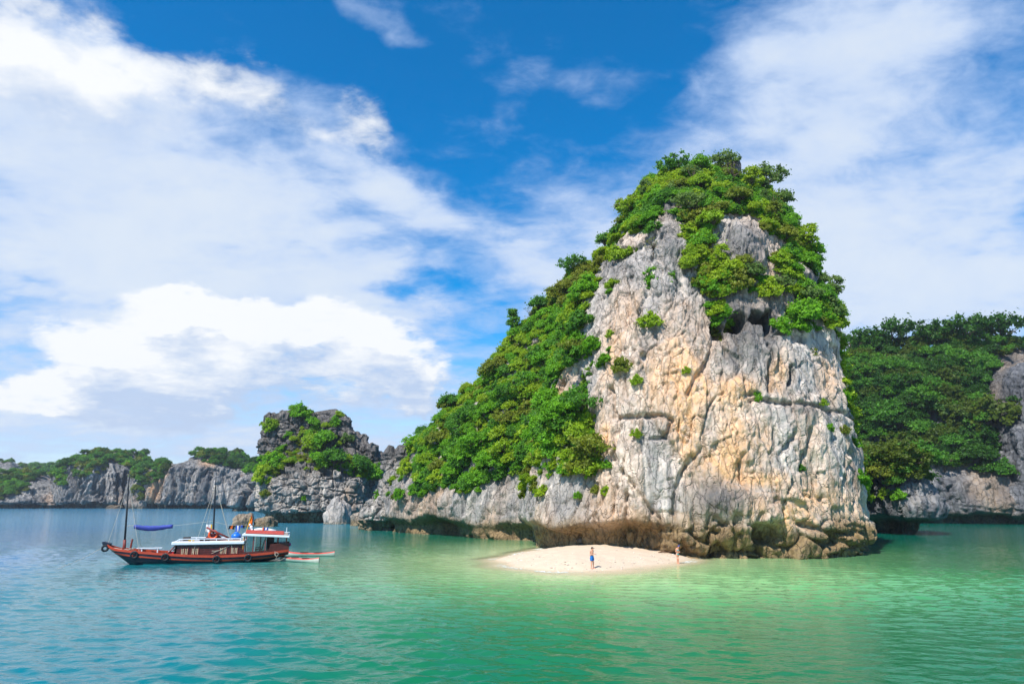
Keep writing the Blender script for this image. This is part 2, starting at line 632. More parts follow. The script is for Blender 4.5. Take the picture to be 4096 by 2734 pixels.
def plain(name, col, rough=0.5, spec=0.4, var=0.12, scale=6.0, metal=0.0, bump=0.0):
    """painted or cloth surface with a little uneven wear"""
    m, n, p = new_mat(name)
    tcx = n.node('ShaderNodeTexCoord')
    nz = n.noise(tcx.outputs['Object'], scale, 5.0, 0.6)
    hv = n.node('ShaderNodeHueSaturation')
    hv.inputs['Color'].default_value = (*col, 1)
    n.put(hv.inputs['Value'], n.range(nz, 0.3, 0.7, 1 - var, 1 + var, smooth=False))
    n.put(p.inputs['Base Color'], hv.outputs[0])
    p.inputs['Roughness'].default_value = rough
    p.inputs['Specular IOR Level'].default_value = spec
    p.inputs['Metallic'].default_value = metal
    if bump:
        b = n.node('ShaderNodeBump')
        b.inputs['Strength'].default_value = bump
        b.inputs['Distance'].default_value = 0.03
        n.put(b.inputs['Height'], n.noise(tcx.outputs['Object'], scale * 3, 4.0, 0.6))
        n.put(p.inputs['Normal'], b.outputs[0])
    return m


BARK = plain('bark', (.13, .10, .07), 0.9, 0.1, 0.3, 4.0)

# ------------------------------------------------------------------ karst hills
def phi_samples(nth, a, b, n, back=0.28):
    ph = np.linspace(0, 2 * math.pi, 6001)
    c, s = np.cos(ph), np.sin(ph)
    x = a * np.sign(c) * np.abs(c) ** (2 / n)
    y = b * np.sign(s) * np.abs(s) ** (2 / n)
    ds = np.hypot(np.diff(x), np.diff(y))
    mid = (s[1:] + s[:-1]) / 2
    w = back + (1 - back) * sstep(0.35, 0.0, mid)
    cum = np.concatenate([[0], np.cumsum(ds * w)])
    return np.interp(np.linspace(0, cum[-1], nth, endpoint=False), cum, ph)


def smooth_rows(T, nz):
    """resample a table of levels at nz rows spaced evenly along the slope, slightly rounded"""
    T = np.asarray(T, float)
    w = np.concatenate([[0], np.cumsum(np.maximum(np.abs(np.diff(T[:, 0])), 0.15 * np.abs(np.diff(T[:, 1])) + 1e-3))])
    t = np.linspace(0, w[-1], nz)
    out = np.stack([np.interp(t, w, T[:, i]) for i in range(T.shape[1])], 1)
    k = max(1, nz // 60)
    ker = np.ones(2 * k + 1) / (2 * k + 1)
    pad = np.pad(out, ((k, k), (0, 0)), mode='edge')
    return np.stack([np.convolve(pad[:, i], ker, 'valid') for i in range(out.shape[1])], 1)


def rings_px(levels, nth, nz, back=0.28):
    """levels: z, left px, right px, front Y, widest Y, back Y, squareness"""
    lv = []
    for (z, l, r, yf, yw, yb, n) in levels:
        lv.append((z, x_at(l, yw, z), x_at(r, yw, z), yf, yw, yb, n))
    rows = smooth_rows(lv, nz)
    m = rows[len(rows) // 3]
    ph = phi_samples(nth, (m[2] - m[1]) / 2, m[4] - m[3], m[6], back)
    c, s = np.cos(ph), np.sin(ph)
    out = np.zeros((nz, nth, 3), np.float32)
    for i, (z, xl, xr, yf, yw, yb, n) in enumerate(rows):
        x = (xl + xr) / 2 + (xr - xl) / 2 * np.sign(c) * np.abs(c) ** (2 / n)
        sy = np.abs(s) ** (2 / n)
        y = np.where(s < 0, yw - (yw - yf) * sy, yw + (yb - yw) * sy)
        out[i, :, 0], out[i, :, 1], out[i, :, 2] = x, y, z
    return out


def rings_axis(levels, nth, nz, n=2.6, back=0.28):
    """levels: z, end A (x, y), end B (x, y), half width; the side to the left of A->B faces away"""
    rows = smooth_rows([(z, ax, ay, bx, by, w) for (z, (ax, ay), (bx, by), w) in levels], nz)
    m = rows[0]
    L0 = math.hypot(m[3] - m[1], m[4] - m[2]) / 2
    ph = phi_samples(nth, L0, m[5], n, back)
    c, s = np.cos(ph), np.sin(ph)
    out = np.zeros((nz, nth, 3), np.float32)
    for i, (z, ax, ay, bx, by, w) in enumerate(rows):
        L = math.hypot(bx - ax, by - ay) / 2
        ux, uy = (bx - ax) / (2 * L), (by - ay) / (2 * L)
        nx, ny = -uy, ux
        p = L * np.sign(c) * np.abs(c) ** (2 / n)
        q = w * np.sign(s) * np.abs(s) ** (2 / n)
        out[i, :, 0] = (ax + bx) / 2 + ux * p + nx * q
        out[i, :, 1] = (ay + by) / 2 + uy * p + ny * q
        out[i, :, 2] = z
    return out


def grid_normals(G):
    du = np.roll(G, -1, 1) - np.roll(G, 1, 1)
    dv = np.empty_like(G)
    dv[1:-1] = G[2:] - G[:-2]
    dv[0] = G[1] - G[0]
    dv[-1] = G[-1] - G[-2]
    N = np.cross(du, dv)
    N /= np.maximum(np.linalg.norm(N, axis=2, keepdims=True), 1e-9)
    return N


HILLS = {}


def karst(key, rings, relief, mat, label, cat):
    nz, nth, _ = rings.shape
    N = grid_normals(rings).reshape(-1, 3)
    P = rings.reshape(-1, 3)
    d, tint, shift = relief(P, N)
    g_ = d.reshape(nz, nth)
    g_ = (np.roll(g_, 1, 1) + 5 * g_ + np.roll(g_, -1, 1)) / 7
    g_[1:-1] = (g_[:-2] + 5 * g_[1:-1] + g_[2:]) / 7
    d = g_.ravel()
    H = N.copy()
    H[:, 2] *= 0.35
    H /= np.maximum(np.linalg.norm(H, axis=1, keepdims=True), 1e-9)
    V = P + H * d[:, None]
    V[:, 2] += shift
    G = V.reshape(nz, nth, 3)
    top = G[-1].mean(0)
    V = np.concatenate([V, top[None]], 0)
    tint = np.concatenate([tint, tint[-1:]], 0)
    idx = np.arange(nz * nth).reshape(nz, nth)
    a, b = idx[:-1], np.roll(idx, -1, 1)[:-1]
    c, e = np.roll(idx, -1, 1)[1:], idx[1:]
    F = np.stack([a, b, c, e], 2).reshape(-1, 4)
    last = idx[-1]
    T = np.stack([last, np.roll(last, -1), np.full(nth, nz * nth)], 1)
    me = np_mesh('karst_hill', V, F, mat, {'tint': tint}, True, T)
    o = link('karst_hill', me)
    tag(o, label, cat, None, 'structure')
    fn = np.cross(V[F[:, 2]] - V[F[:, 0]], V[F[:, 3]] - V[F[:, 1]])
    ar = np.linalg.norm(fn, axis=1) / 2
    HILLS[key] = dict(V=V, F=F, N=fn / np.maximum(ar[:, None] * 2, 1e-9), A=ar, o=o)
    return o


def facets(Q, f, seed, tilt, off, crack, width):
    """broken rock: each cell a tilted plane with its own offset; joints open only in places"""
    a1, a2, ia, ja, v = worley_v(Q * np.float32(f), seed, .95)
    t = np.stack([ia, ja, (ia * 7.31 + ja * 3.17) % 1.0], 1) - .5
    v = v / np.float32(f)
    open_ = sstep(-.15, .35, perlin(Q * np.float32(f) * .45, seed + 3))
    return tilt * 2 * (v * t).sum(1) + off * (ia - .5) - crack * (1 - sstep(0, width, a2 - a1)) * open_, ia


def limestone(P, N, k=1.0, low=1.2, flute=0.35, block=1.0, bed=0.0, seed=0, tall=2.0, rough=1.0):
    """relief in metres: bulges, a little fluting, tilted joint faces at three sizes, bedding ledges; k scales feature size"""
    steep = sstep(0.9, 0.45, N[:, 2])
    wrp = np.stack([perlin(P * .13 / k, seed + 1), perlin(P * .13 / k + 9.1, seed + 2), perlin(P * .13 / k + 4.7, seed + 3)], 1) * 1.2 * k
    wrp = wrp + np.stack([perlin(P * .7 / k, seed + 21), perlin(P * .7 / k + 9.1, seed + 22), perlin(P * .7 / k + 4.7, seed + 23)], 1) * .22 * k
    Q = ((P + wrp) / k).astype(np.float32)
    d = low * fbm(Q * np.float32([.08, .08, .045]), 3, seed + 5)
    f1 = np.abs(perlin(Q * np.float32([.40, .40, .035]), seed + 6))
    f2 = np.abs(perlin(Q * np.float32([1.25, 1.25, .12]), seed + 7))
    m = .35 + .65 * sstep(-.2, .4, perlin(Q * np.float32([.1, .1, .06]), seed + 4))
    d = d + steep * flute * m * ((sstep(0, .3, f1) - .8) + .6 * (sstep(0, .22, f2) - .8))
    A, cid = facets(Q, [.24, .24, .24 / tall], seed + 8, .06 * rough, .26 * rough, .38, .04)
    B, _ = facets(Q + .35, [.62, .62, .62 / tall], seed + 9, .13 * rough, .17 * rough, .34, .055)
    C_, _ = facets(Q + 1.7, [1.6, 1.6, 1.6 / (1 + (tall - 1) * .6)], seed + 10, .26, .10, .17, .08)
    d = d + k * block * (A + B + C_)
    # thin winding clefts, mostly upright
    cl = np.abs(perlin(Q * np.float32([.55, .55, .13]) + 3.3, seed + 15))
    cm = sstep(-.05, .35, perlin(Q * np.float32([.22, .22, .12]), seed + 16))
    d = d - k * .55 * (1 - sstep(0, .035, cl)) * cm * steep
    cl = np.abs(perlin(Q * np.float32([1.2, 1.2, .42]) + 7.3, seed + 17))
    d = d - k * .22 * (1 - sstep(0, .06, cl)) * sstep(0, .4, perlin(Q * np.float32([.5, .5, .25]), seed + 18)) * steep
    if bed:
        zz = Q[:, 2] * 0.55 + 0.35 * perlin(Q * .2, seed + 12)
        fr = np.abs((zz % 1.0) - .5)
        d = d - k * bed * sstep(.42, .5, fr) * (0.3 + 0.7 * sstep(-.2, .3, perlin(Q * .35, seed + 13)))
    d = d + .11 * k * fbm(Q * np.float32([2.6, 2.6, 1.5]), 3, seed + 14)
    return d, cid, Q


def blobs_px(px, py, lst):
    t = np.zeros(px.shape)
    for (x, y, rx, ry, a) in lst:
        t += a * np.exp(-((px - x) / rx) ** 2 - ((py - y) / ry) ** 2)
    return t


def crack_px(px, py, lines, width):
    best = np.full(px.shape, 1e9)
    for ln in lines:
        for (x0, y0), (x1, y1) in zip(ln[:-1], ln[1:]):
            dx, dy = x1 - x0, y1 - y0
            t = np.clip(((px - x0) * dx + (py - y0) * dy) / (dx * dx + dy * dy), 0, 1)
            best = np.minimum(best, np.hypot(px - x0 - t * dx, py - y0 - t * dy))
    return np.exp(-(best / width) ** 2)


# --- the big islet: bare tower
A_LEVELS = [
    (-2.0, 2090, 3320, 63.0, 82, 122, 2.7),
    (0.0, 2090, 3320, 63.0, 82, 122, 2.7),
    (3, 2085, 3330, 62.3, 82, 122, 2.7),
    (8, 2130, 3330, 62.8, 82, 122, 2.7),
    (14, 2180, 3295, 63.6, 82, 120, 2.7),
    (20, 2225, 3260, 65.0, 82, 118, 2.6),
    (26, 2275, 3240, 66.6, 82, 116, 2.5),
    (31, 2355, 3175, 68.6, 82, 114, 2.4),
    (35.0, 2430, 3155, 70.5, 83, 112, 2.3),
    (38.88, 2475, 3100, 73.5, 84, 110, 2.2),
    (42.77, 2535, 3060, 77.5, 86, 108, 2.2),
    (45.55, 2555, 2990, 81, 88, 106, 2.1),
    (47.99, 2600, 2955, 85, 90, 104, 2.0),
    (49.65, 2680, 2905, 88, 92, 100, 2.0),
    (50.76, 2770, 2845, 91, 93, 97, 2.0)]
A_CRACKS = [[(3000, 1600), (3080, 1600), (3170, 1618), (3250, 1620), (3330, 1640), (3400, 1665)], [(2460, 1668), (2560, 1660), (2690, 1672)],
            [(3080, 1370), (3085, 1450), (3090, 1560)], [(3250, 1715), (3230, 1800), (3210, 1880)], [(2980, 1815), (2970, 1900), (2980, 1950)],
            [(2760, 1820), (2720, 1900), (2700, 1990), (2690, 2060)], [(2490, 1880), (2540, 1950), (2600, 2040), (2650, 2120)], [(2505, 1980), (2500, 2130)],
            [(3180, 1730), (3150, 1790)], [(2600, 1760), (2660, 1740), (2690, 1680)], [(2870, 1230), (2850, 1400), (2810, 1480), (2760, 1580)],
            [(3055, 2230), (3010, 2150), (3040, 2060)], [(2930, 2060), (2940, 2200)], [(2860, 2080), (2950, 2130)], [(3130, 2040), (3120, 2140)],
            [(3200, 2090), (3260, 2110), (3400, 2180)], [(2500, 1120), (2510, 1300)], [(2440, 1560), (2470, 1700), (2450, 1830)], [(3080, 1345), (3150, 1330), (3230, 1360)],
            [(3390, 1560), (3420, 1680), (3440, 1780)], [(2980, 1510), (2985, 1575), (3040, 1578)]]
A_WARM = [(2740, 1700, 55, 150, .9), (2740, 1500, 70, 80, .75), (2935, 1720, 75, 190, .85), (2970, 1545, 60, 50, 1.0), (3040, 1915, 90, 35, 1.0), (3115, 1490, 40, 90, .8), (2850, 1560, 80, 60, .7),
          (2425, 1740, 25, 60, .9), (3145, 2085, 34, 50, 1.3), (2440, 1400, 45, 130, .6), (3060, 1760, 40, 90, .55), (2620, 1500, 60, 160, .45), (3330, 1500, 40, 120, .4), (3250, 2000, 120, 60, .5),
          (2500, 1250, 60, 100, .5), (3000, 2030, 60, 50, .5), (2530, 2090, 60, 60, .35), (2900, 1850, 90, 60, .8)]
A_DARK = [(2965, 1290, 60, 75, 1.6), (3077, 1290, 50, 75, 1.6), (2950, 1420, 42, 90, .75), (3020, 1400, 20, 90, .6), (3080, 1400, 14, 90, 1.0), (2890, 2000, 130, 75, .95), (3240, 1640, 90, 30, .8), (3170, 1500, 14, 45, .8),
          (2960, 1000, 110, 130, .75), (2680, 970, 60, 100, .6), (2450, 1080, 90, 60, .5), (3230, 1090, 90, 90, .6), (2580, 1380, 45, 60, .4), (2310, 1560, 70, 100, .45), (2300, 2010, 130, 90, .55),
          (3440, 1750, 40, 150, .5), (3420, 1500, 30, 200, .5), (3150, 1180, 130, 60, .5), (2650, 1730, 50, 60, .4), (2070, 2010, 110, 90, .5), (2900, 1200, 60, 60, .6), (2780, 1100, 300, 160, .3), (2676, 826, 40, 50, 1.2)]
A_CAVES = [(2958, 1292, 42, 48, 4.2), (3076, 1290, 32, 50, 4.2), (3025, 1268, 24, 32, 2.6), (3168, 1500, 14, 46, 1.8), (2880, 1310, 36, 46, 2.2), (2320, 1545, 22, 60, 1.6), (2250, 1560, 16, 50, 1.4), (3060, 2130, 60, 50, 1.8)]
A_BULGE = [(2675, 950, 55, 90, 1.5), (2970, 985, 85, 95, 2.3), (2890, 2010, 120, 60, .8), (2235, 1680, 45, 130, 1.0), (3220, 1090, 60, 60, 1.0), (2676, 826, 34, 36, 1.8), (2960, 1545, 55, 35, .5), (2560, 1090, 110, 90, .8),
           (2320, 1770, 70, 130, -1.3), (2780, 1120, 90, 200, -1.0), (3055, 2060, 90, 60, .7), (2560, 1950, 60, 160, .5), (3330, 1300, 60, 90, .6)]


def relief_a(P, N):
    px, py, dep = project(P)
    front = N[:, 1] < 0.25
    d, cid, Q = limestone(P, N, 1.0, .55, 0.34, .88, 0.0, 11, 3.6, .9)
    wx = px + 16 * perlin(P * .5, 91) + 8 * perlin(P * 1.7, 92)
    wy = py + 16 * perlin(P * .5, 93) + 8 * perlin(P * 1.7, 94)
    d = d + np.where(front, blobs_px(wx, wy, A_BULGE), 0)
    cv = np.zeros(len(P))
    for (x, y, rx, ry, a) in A_CAVES:
        rr = ((wx - x) / rx) ** 2 + ((wy - y) / ry) ** 2
        cv = np.maximum(cv, a * sstep(1.15, .55, rr))
    d = d - np.where(front, cv, 0)
    d = d - np.where(front, .75 * crack_px(wx, wy, A_CRACKS, 9), 0)
    z = P[:, 2]
    # tidal notch behind the sand, jutting brown blocks further right
    nn = perlin(P * np.float32([.16, .16, .1]), 96)
    along = sstep(2740, 2600, px)
    top = 3.1 + .9 * perlin(P * .25, 97)
    notch = sstep(top, top - 1.0, z) * (1.9 + 1.6 * nn) * along
    d = d - np.maximum(notch, 0)
    c1, c2, ic, jc = worley(P * np.float32([.33, .33, .62]) + .5 * perlin(P * .5, 98)[:, None], 55)
    toe = sstep(4.6, 1.2, z) * (1 - along)
    d = d + toe * ((ic - .4) * 1.6 - .8 * (1 - sstep(0, .13, c2 - c1)) + .3)
    d = d - toe * .9 * sstep(.3, -.4, perlin(P * .12, 99)) * sstep(2.6, 1.8, z)
    tint = np.zeros((len(P), 3))
    tint[:, 0] = np.clip(blobs_px(wx, wy, A_WARM) + .32 * sstep(.05, .45, perlin(P * np.float32([.16, .16, .09]), 61)) + .25 * (cid > .8), 0, 1) * front
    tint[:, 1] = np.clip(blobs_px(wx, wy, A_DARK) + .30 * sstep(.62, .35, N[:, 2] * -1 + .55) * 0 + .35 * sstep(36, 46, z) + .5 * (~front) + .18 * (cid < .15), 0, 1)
    bt = np.where(px < 2740, 3.9, 3.5) + 1.2 * perlin(P * .22, 62)  # tide brown, carried over the notch roof behind the sand to darken the hollow
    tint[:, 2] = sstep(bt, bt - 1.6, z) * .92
    return d, tint, np.zeros(len(P))


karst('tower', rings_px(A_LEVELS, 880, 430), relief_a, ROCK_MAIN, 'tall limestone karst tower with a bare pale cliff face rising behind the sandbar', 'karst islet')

# --- its long wooded flank going back to the left
B_LEVELS = [
    (-2, (-17.5, 136), (30, 86), 19), (0, (-17.5, 136), (30, 86), 19), (5, (-16.5, 135), (30, 86), 18.6), (9, (-15.0, 133), (30, 87), 17.2), (14, (-13.0, 131), (30, 88), 15.2),
    (20, (-7.5, 126), (30, 90), 12.5), (26, (-2.5, 121), (30, 92), 10), (32, (3.2, 117), (30, 93), 7.8), (37.8, (8.0, 112), (28, 93), 5.5), (42.2, (11, 109), (26, 94), 3.2), (44.8, (13.5, 107), (24, 96), 1.5)]


def relief_b(P, N):
    px, py, dep = project(P)
    z = P[:, 2]
    d, cid, Q = limestone(P, N, 1.15, 1.8, 0.45, 1.05, 0.25, 23, 2.0, 1.6)
    nn = fbm(P * np.float32([.11, .11, .05]), 2, 31)
    top = 2.5 + 1.1 * nn
    d = d - sstep(top, top - 1.3, z) * np.maximum(2.3 + 5.0 * nn, 0.3)
    d = d + sstep(1.2, .2, z) * 0.8 * sstep(-.1, .3, perlin(P * .3, 33))
    tint = np.zeros((len(P), 3))
    tint[:, 0] = np.clip(.5 * sstep(.1, .5, perlin(P * .12, 34)) + .2 * (cid > .8), 0, 1)
    tint[:, 1] = np.clip(.30 + .5 * sstep(-.2, .4, perlin(P * .14, 35)) + .3 * (cid < .25), 0, 1)
    bt = top + .6 + .5 * perlin(P * .25, 36)  # tide brown also covers the cave roof, to paint the hollow darker
    tint[:, 2] = sstep(bt, bt - 1.3, z) * .9
    return d, tint, np.zeros(len(P))


karst('flank', rings_axis(B_LEVELS, 640, 230), relief_b, ROCK_MAIN, 'long wooded flank of the big karst sloping down left to a cave-cut sea cliff', 'karst islet')


# --- the castle-like grey rock in the middle distance and its neighbour
def relief_c(seed, k=1.25, notch=2.0, nz=2.6, dark_from=11.0):
    def f(P, N):
        z = P[:, 2]
        d, cid, Q = limestone(P, N, k, 1.5, 0.4, 1.0, 0.6, seed, 1.3, 1.6)
        # joints in beds: blocks stepping in and out
        J = (P + 0.8 * np.stack([perlin(P * .2, seed + 60), perlin(P * .2, seed + 61), perlin(P * .2, seed + 62)], 1)) * np.float32([.42, .42, .50])
        c1, c2, ic, jc = worley(J, seed + 63, 0.55)
        d = d + 1.25 * (ic - .5) - .7 * (1 - sstep(0, .09, c2 - c1))
        top = nz + 1.1 * fbm(P * .15, 2, seed + 40)
        d = d - sstep(top, top - 1.0, z) * notch * (1 + .8 * perlin(P * .12, seed + 41))
        tint = np.zeros((len(P), 3))
        tint[:, 0] = .4 * sstep(.15, .5, perlin(P * .15, seed + 42)) * sstep(dark_from, dark_from - 4, z)
        tint[:, 1] = np.clip(.85 * sstep(dark_from - 2.5, dark_from + 2, z + 2 * perlin(P * .15, seed + 43)) + .3 * sstep(0, .5, perlin(P * .2, seed + 44)), 0, 1)
        bt = 2.2 + .8 * perlin(P * .25, seed + 45)
        tint[:, 2] = sstep(bt, bt - 1.0, z) * .85
        shift = 1.3 * sstep(.3, .8, N[:, 2]) * (ic - .5) * 1.6
        return d, tint, shift
    return f


C1 = [(-2, 1050, 1500, 159, 168, 190, 2.6), (0, 1050, 1500, 159, 168, 190, 2.6), (3, 1040, 1495, 157, 168, 190, 2.6), (7, 1045, 1490, 157.5, 168, 190, 2.6), (10.5, 1062, 1480, 158.5, 168, 190, 2.5),
      (13, 1090, 1450, 161, 169, 188, 2.3), (15, 1130, 1400, 164, 170, 186, 2.2), (16, 1190, 1340, 166, 170, 182, 2)]
karst('castle_base', rings_px(C1, 420, 150), relief_c(201), ROCK_GREY, 'pale undercut lower block of the castle-like grey islet', 'karst islet')
C2 = [(4, 1055, 1560, 164, 171, 190, 3.2), (10, 1052, 1552, 165, 171, 190, 3.2), (15.5, 1052, 1532, 165.5, 171, 188, 3.2), (18, 1050, 1478, 166, 171, 187, 3.2), (20.5, 1052, 1435, 166.5, 171, 186, 3.2), (22.5, 1056, 1405, 167, 171, 185, 3.2),
      (24.5, 1062, 1370, 167.5, 171, 184, 3.0), (25.8, 1085, 1345, 168.5, 171.5, 180, 2.8), (26.8, 1180, 1310, 169, 172, 178, 2.4)]
karst('castle_top', rings_px(C2, 460, 170), relief_c(202, 1.1, 0.0, 2.6, 9.0), ROCK_GREY, 'dark grey block-jointed crown of the castle-like islet', 'karst islet')
D1 = [(-2, 1440, 1760, 119, 126, 146, 2.4), (0, 1440, 1760, 119, 126, 146, 2.4), (2.2, 1450, 1760, 118, 126, 146, 2.4), (5, 1505, 1760, 118.5, 126, 146, 2.4), (8, 1525, 1750, 119, 126, 144, 2.4), (11, 1545, 1735, 120, 126, 143, 2.4), (13.5, 1562, 1715, 121, 126, 141, 2.3), (15, 1590, 1690, 123, 127, 138, 2)]
karst('spur', rings_px(D1, 320, 150), relief_c(203, 1.0, 1.0, 1.8, 11.0), ROCK_GREY, 'narrow stepped grey rock spur at the foot of the wooded flank', 'karst islet')


# --- the wooded hill at the right, with the sea cliff under it
def relief_e(seed, notch=3.6):
    def f(P, N):
        z = P[:, 2]
        d, cid, Q = limestone(P, N, 1.7, 2.2, .9, 1.0, 0.3, seed, 2.5, 1.4)
        nn = fbm(P * np.float32([.07, .07, .04]), 2, seed + 40)
        top = 2.3 + 1.5 * nn
        d = d - sstep(top, top - 1.2, z) * np.maximum(notch * (.75 + 1.2 * nn), .4)
        tint = np.zeros((len(P), 3))
        tint[:, 0] = np.clip(.8 * sstep(.1, .5, perlin(P * np.float32([.1, .1, .05]), seed + 41)), 0, 1)
        tint[:, 1] = np.clip(.55 * sstep(-.15, .4, perlin(P * np.float32([.12, .12, .05]), seed + 42)) + .3 * sstep(10, 30, z), 0, 1)
        bt = 2.6 + .9 * perlin(P * .2, seed + 43)
        tint[:, 2] = sstep(bt, bt - 1.2, z) * .9
        return d, tint, np.zeros(len(P))
    return f


E1 = [(-2, 3290, 5000, 148, 182, 235, 2.6), (0, 3290, 5000, 148, 182, 235, 2.6), (4, 3290, 5000, 146, 182, 235, 2.6), (9, 3300, 5000, 147.5, 182, 235, 2.5), (12, 3310, 5000, 151, 182, 234, 2.4), (20, 3330, 4980, 157, 182, 232, 2.3),
      (30, 3350, 4950, 164, 182, 228, 2.2), (38, 3370, 4900, 171, 183, 225, 2.2), (43, 3400, 4860, 177, 185, 222, 2.2), (45.5, 3480, 4800, 182, 188, 218, 2)]
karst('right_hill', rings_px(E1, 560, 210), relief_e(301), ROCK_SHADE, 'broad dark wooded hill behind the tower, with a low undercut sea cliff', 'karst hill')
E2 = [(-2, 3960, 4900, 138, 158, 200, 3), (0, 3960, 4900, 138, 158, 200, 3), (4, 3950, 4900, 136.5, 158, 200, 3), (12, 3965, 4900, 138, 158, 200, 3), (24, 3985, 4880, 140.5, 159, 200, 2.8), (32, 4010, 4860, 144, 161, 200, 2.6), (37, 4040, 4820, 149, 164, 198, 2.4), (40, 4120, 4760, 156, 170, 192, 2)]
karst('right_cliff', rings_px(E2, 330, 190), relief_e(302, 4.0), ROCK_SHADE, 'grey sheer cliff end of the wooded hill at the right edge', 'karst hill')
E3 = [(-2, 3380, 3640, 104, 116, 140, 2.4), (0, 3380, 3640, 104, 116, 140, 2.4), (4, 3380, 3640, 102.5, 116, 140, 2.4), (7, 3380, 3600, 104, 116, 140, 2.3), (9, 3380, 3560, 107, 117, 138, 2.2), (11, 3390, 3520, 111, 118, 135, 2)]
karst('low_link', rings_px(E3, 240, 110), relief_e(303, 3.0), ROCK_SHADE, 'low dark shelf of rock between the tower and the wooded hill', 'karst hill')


# --- the far range across the bay
def relief_f(seed, warm=1.0):
    def f(P, N):
        z = P[:, 2]
        d, cid, Q = limestone(P, N, 3.0, 5.0, 7.5, .62, 0.0, seed, 7.0, .9)
        top = 2.6 + 1.2 * fbm(P * .05, 2, seed + 40)
        d = d - sstep(top, top - .9, z) * 4.0
        tint = np.zeros((len(P), 3))
        tint[:, 0] = np.clip(warm * sstep(.12, .45, perlin(P * np.float32([.05, .05, .02]), seed + 41)), 0, 1)
        tint[:, 1] = np.clip(.62 * sstep(-.05, .35, perlin(P * np.float32([.06, .06, .015]), seed + 42)), 0, 1)
        tint[:, 2] = sstep(2.2, 1.2, z) * .9
        return d, tint, np.zeros(len(P))
    return f


far = [
    ('far_right', [(-2, 545, 1090, 436, 466, 520, 2.5), (0, 545, 1090, 436, 466, 520, 2.5), (4, 540, 1090, 433, 466, 520, 2.5), (14, 552, 1062, 434, 466, 520, 2.7), (20, 560, 1050, 435, 466, 518, 2.7), (25, 600, 1020, 437, 468, 514, 2.6), (29, 735, 985, 442, 470, 508, 2.4), (33, 800, 945, 450, 472, 500, 2.1), (36.5, 850, 915, 460, 473, 495, 2)],
     'far karst hill with an orange-streaked cliff just left of the castle-like islet', 411, 1.0, 330, 90),
    ('far_middle', [(-2, 265, 640, 448, 478, 540, 2.4), (0, 265, 640, 448, 478, 540, 2.4), (4, 262, 640, 445, 478, 540, 2.4), (14, 268, 610, 448, 478, 540, 2.4), (22, 270, 610, 450, 478, 538, 2.6), (28, 292, 585, 453, 480, 534, 2.4), (33, 360, 528, 462, 484, 528, 2.1), (38, 430, 500, 472, 486, 520, 2)],
     'far domed karst hill with a deep shaded cliff behind the boat mast', 412, .35, 280, 90),
    ('far_left', [(-2, -420, 330, 436, 470, 540, 2.4), (0, -420, 330, 436, 470, 540, 2.4), (4, -420, 325, 434, 470, 540, 2.4), (9, -400, 300, 440, 470, 540, 2.3), (14, -360, 255, 450, 472, 538, 2.2), (19, -300, 170, 462, 476, 534, 2.1), (23, -240, 90, 470, 480, 528, 2)],
     'low far karst hill with wooded slopes at the left edge', 413, .4, 300, 80),
    ('far_saddle', [(-2, 930, 1180, 330, 350, 400, 2.4), (0, 930, 1180, 330, 350, 400, 2.4), (6, 945, 1180, 332, 350, 400, 2.4), (14, 965, 1170, 336, 350, 398, 2.3), (20, 1000, 1150, 341, 352, 392, 2.2), (23, 1030, 1120, 346, 354, 386, 2)],
     'small wooded hill half hidden behind the castle-like islet', 414, .2, 180, 70),
    ('back_left', [(-2, -600, 110, 640, 670, 760, 2.2), (0, -600, 110, 640, 670, 760, 2.2), (20, -560, 90, 650, 672, 750, 2.1), (36, -400, 60, 662, 680, 740, 2), (43, -200, 20, 672, 684, 720, 2)],
     'dark wooded hill furthest back at the left edge', 415, 0, 150, 40),
    ('back_middle', [(-2, 20, 460, 690, 720, 800, 2.2), (0, 20, 460, 690, 720, 800, 2.2), (20, 40, 450, 700, 722, 790, 2.1), (36, 90, 420, 712, 730, 780, 2), (41, 180, 350, 722, 734, 770, 2)],
     'dark wooded ridge furthest back between two nearer far hills', 416, 0, 150, 40),
]
for key, lv, lab, sd, wm, nth, nz in far:
    karst(key, rings_px(lv, nth, nz), relief_f(sd, wm), ROCK_FAR, lab, 'karst hill')

# ------------------------------------------------------------------ sand bar and sea bed
BAR = [ground(1990, 2238), ground(2010, 2256), ground(2090, 2272), ground(2200, 2283), ground(2330, 2287), ground(2440, 2282), ground(2560, 2268), ground(2650, 2256), ground(2730, 2244),
       ground(2775, 2216, .1), Vector((20.0, 68.5, 0)), Vector((14, 74, 0)), Vector((8, 78, 0)), ground(2180, 2192), ground(2110, 2208)]
BARP = np.array([(p.x, p.y) for p in BAR])


def poly_sdf(x, y, poly):
    d = np.full(x.shape, 1e9)
    n = len(poly)
    for i in range(n):
        x0, y0 = poly[i]
        x1, y1 = poly[(i + 1) % n]
        dx, dy = x1 - x0, y1 - y0
        t = np.clip(((x - x0) * dx + (y - y0) * dy) / (dx * dx + dy * dy), 0, 1)
        d = np.minimum(d, np.hypot(x - x0 - t * dx, y - y0 - t * dy))
    return np.where(in_poly(x, y, poly), -d, d)


def sand_height(x, y):
    d = poly_sdf(x, y, BARP)
    P = np.stack([x, y, np.zeros_like(x)], 1)
    d = d + .9 * perlin(P * .18, 71) + .35 * perlin(P * .6, 72)
    ins = 1.15 * (1 - np.exp(np.minimum(d, 0) / 4.5))
    out = -.055 * np.maximum(d, 0) - .0035 * np.maximum(d, 0) ** 2
    z = ins + np.maximum(out, -2.6)
    # scattered footprints and little humps
    z = z + sstep(.1, .5, z) * (.07 * fbm(P * .8, 3, 73) - .06 * sstep(.42, .22, worley(P * 1.3, 74)[0]))
    return z, d


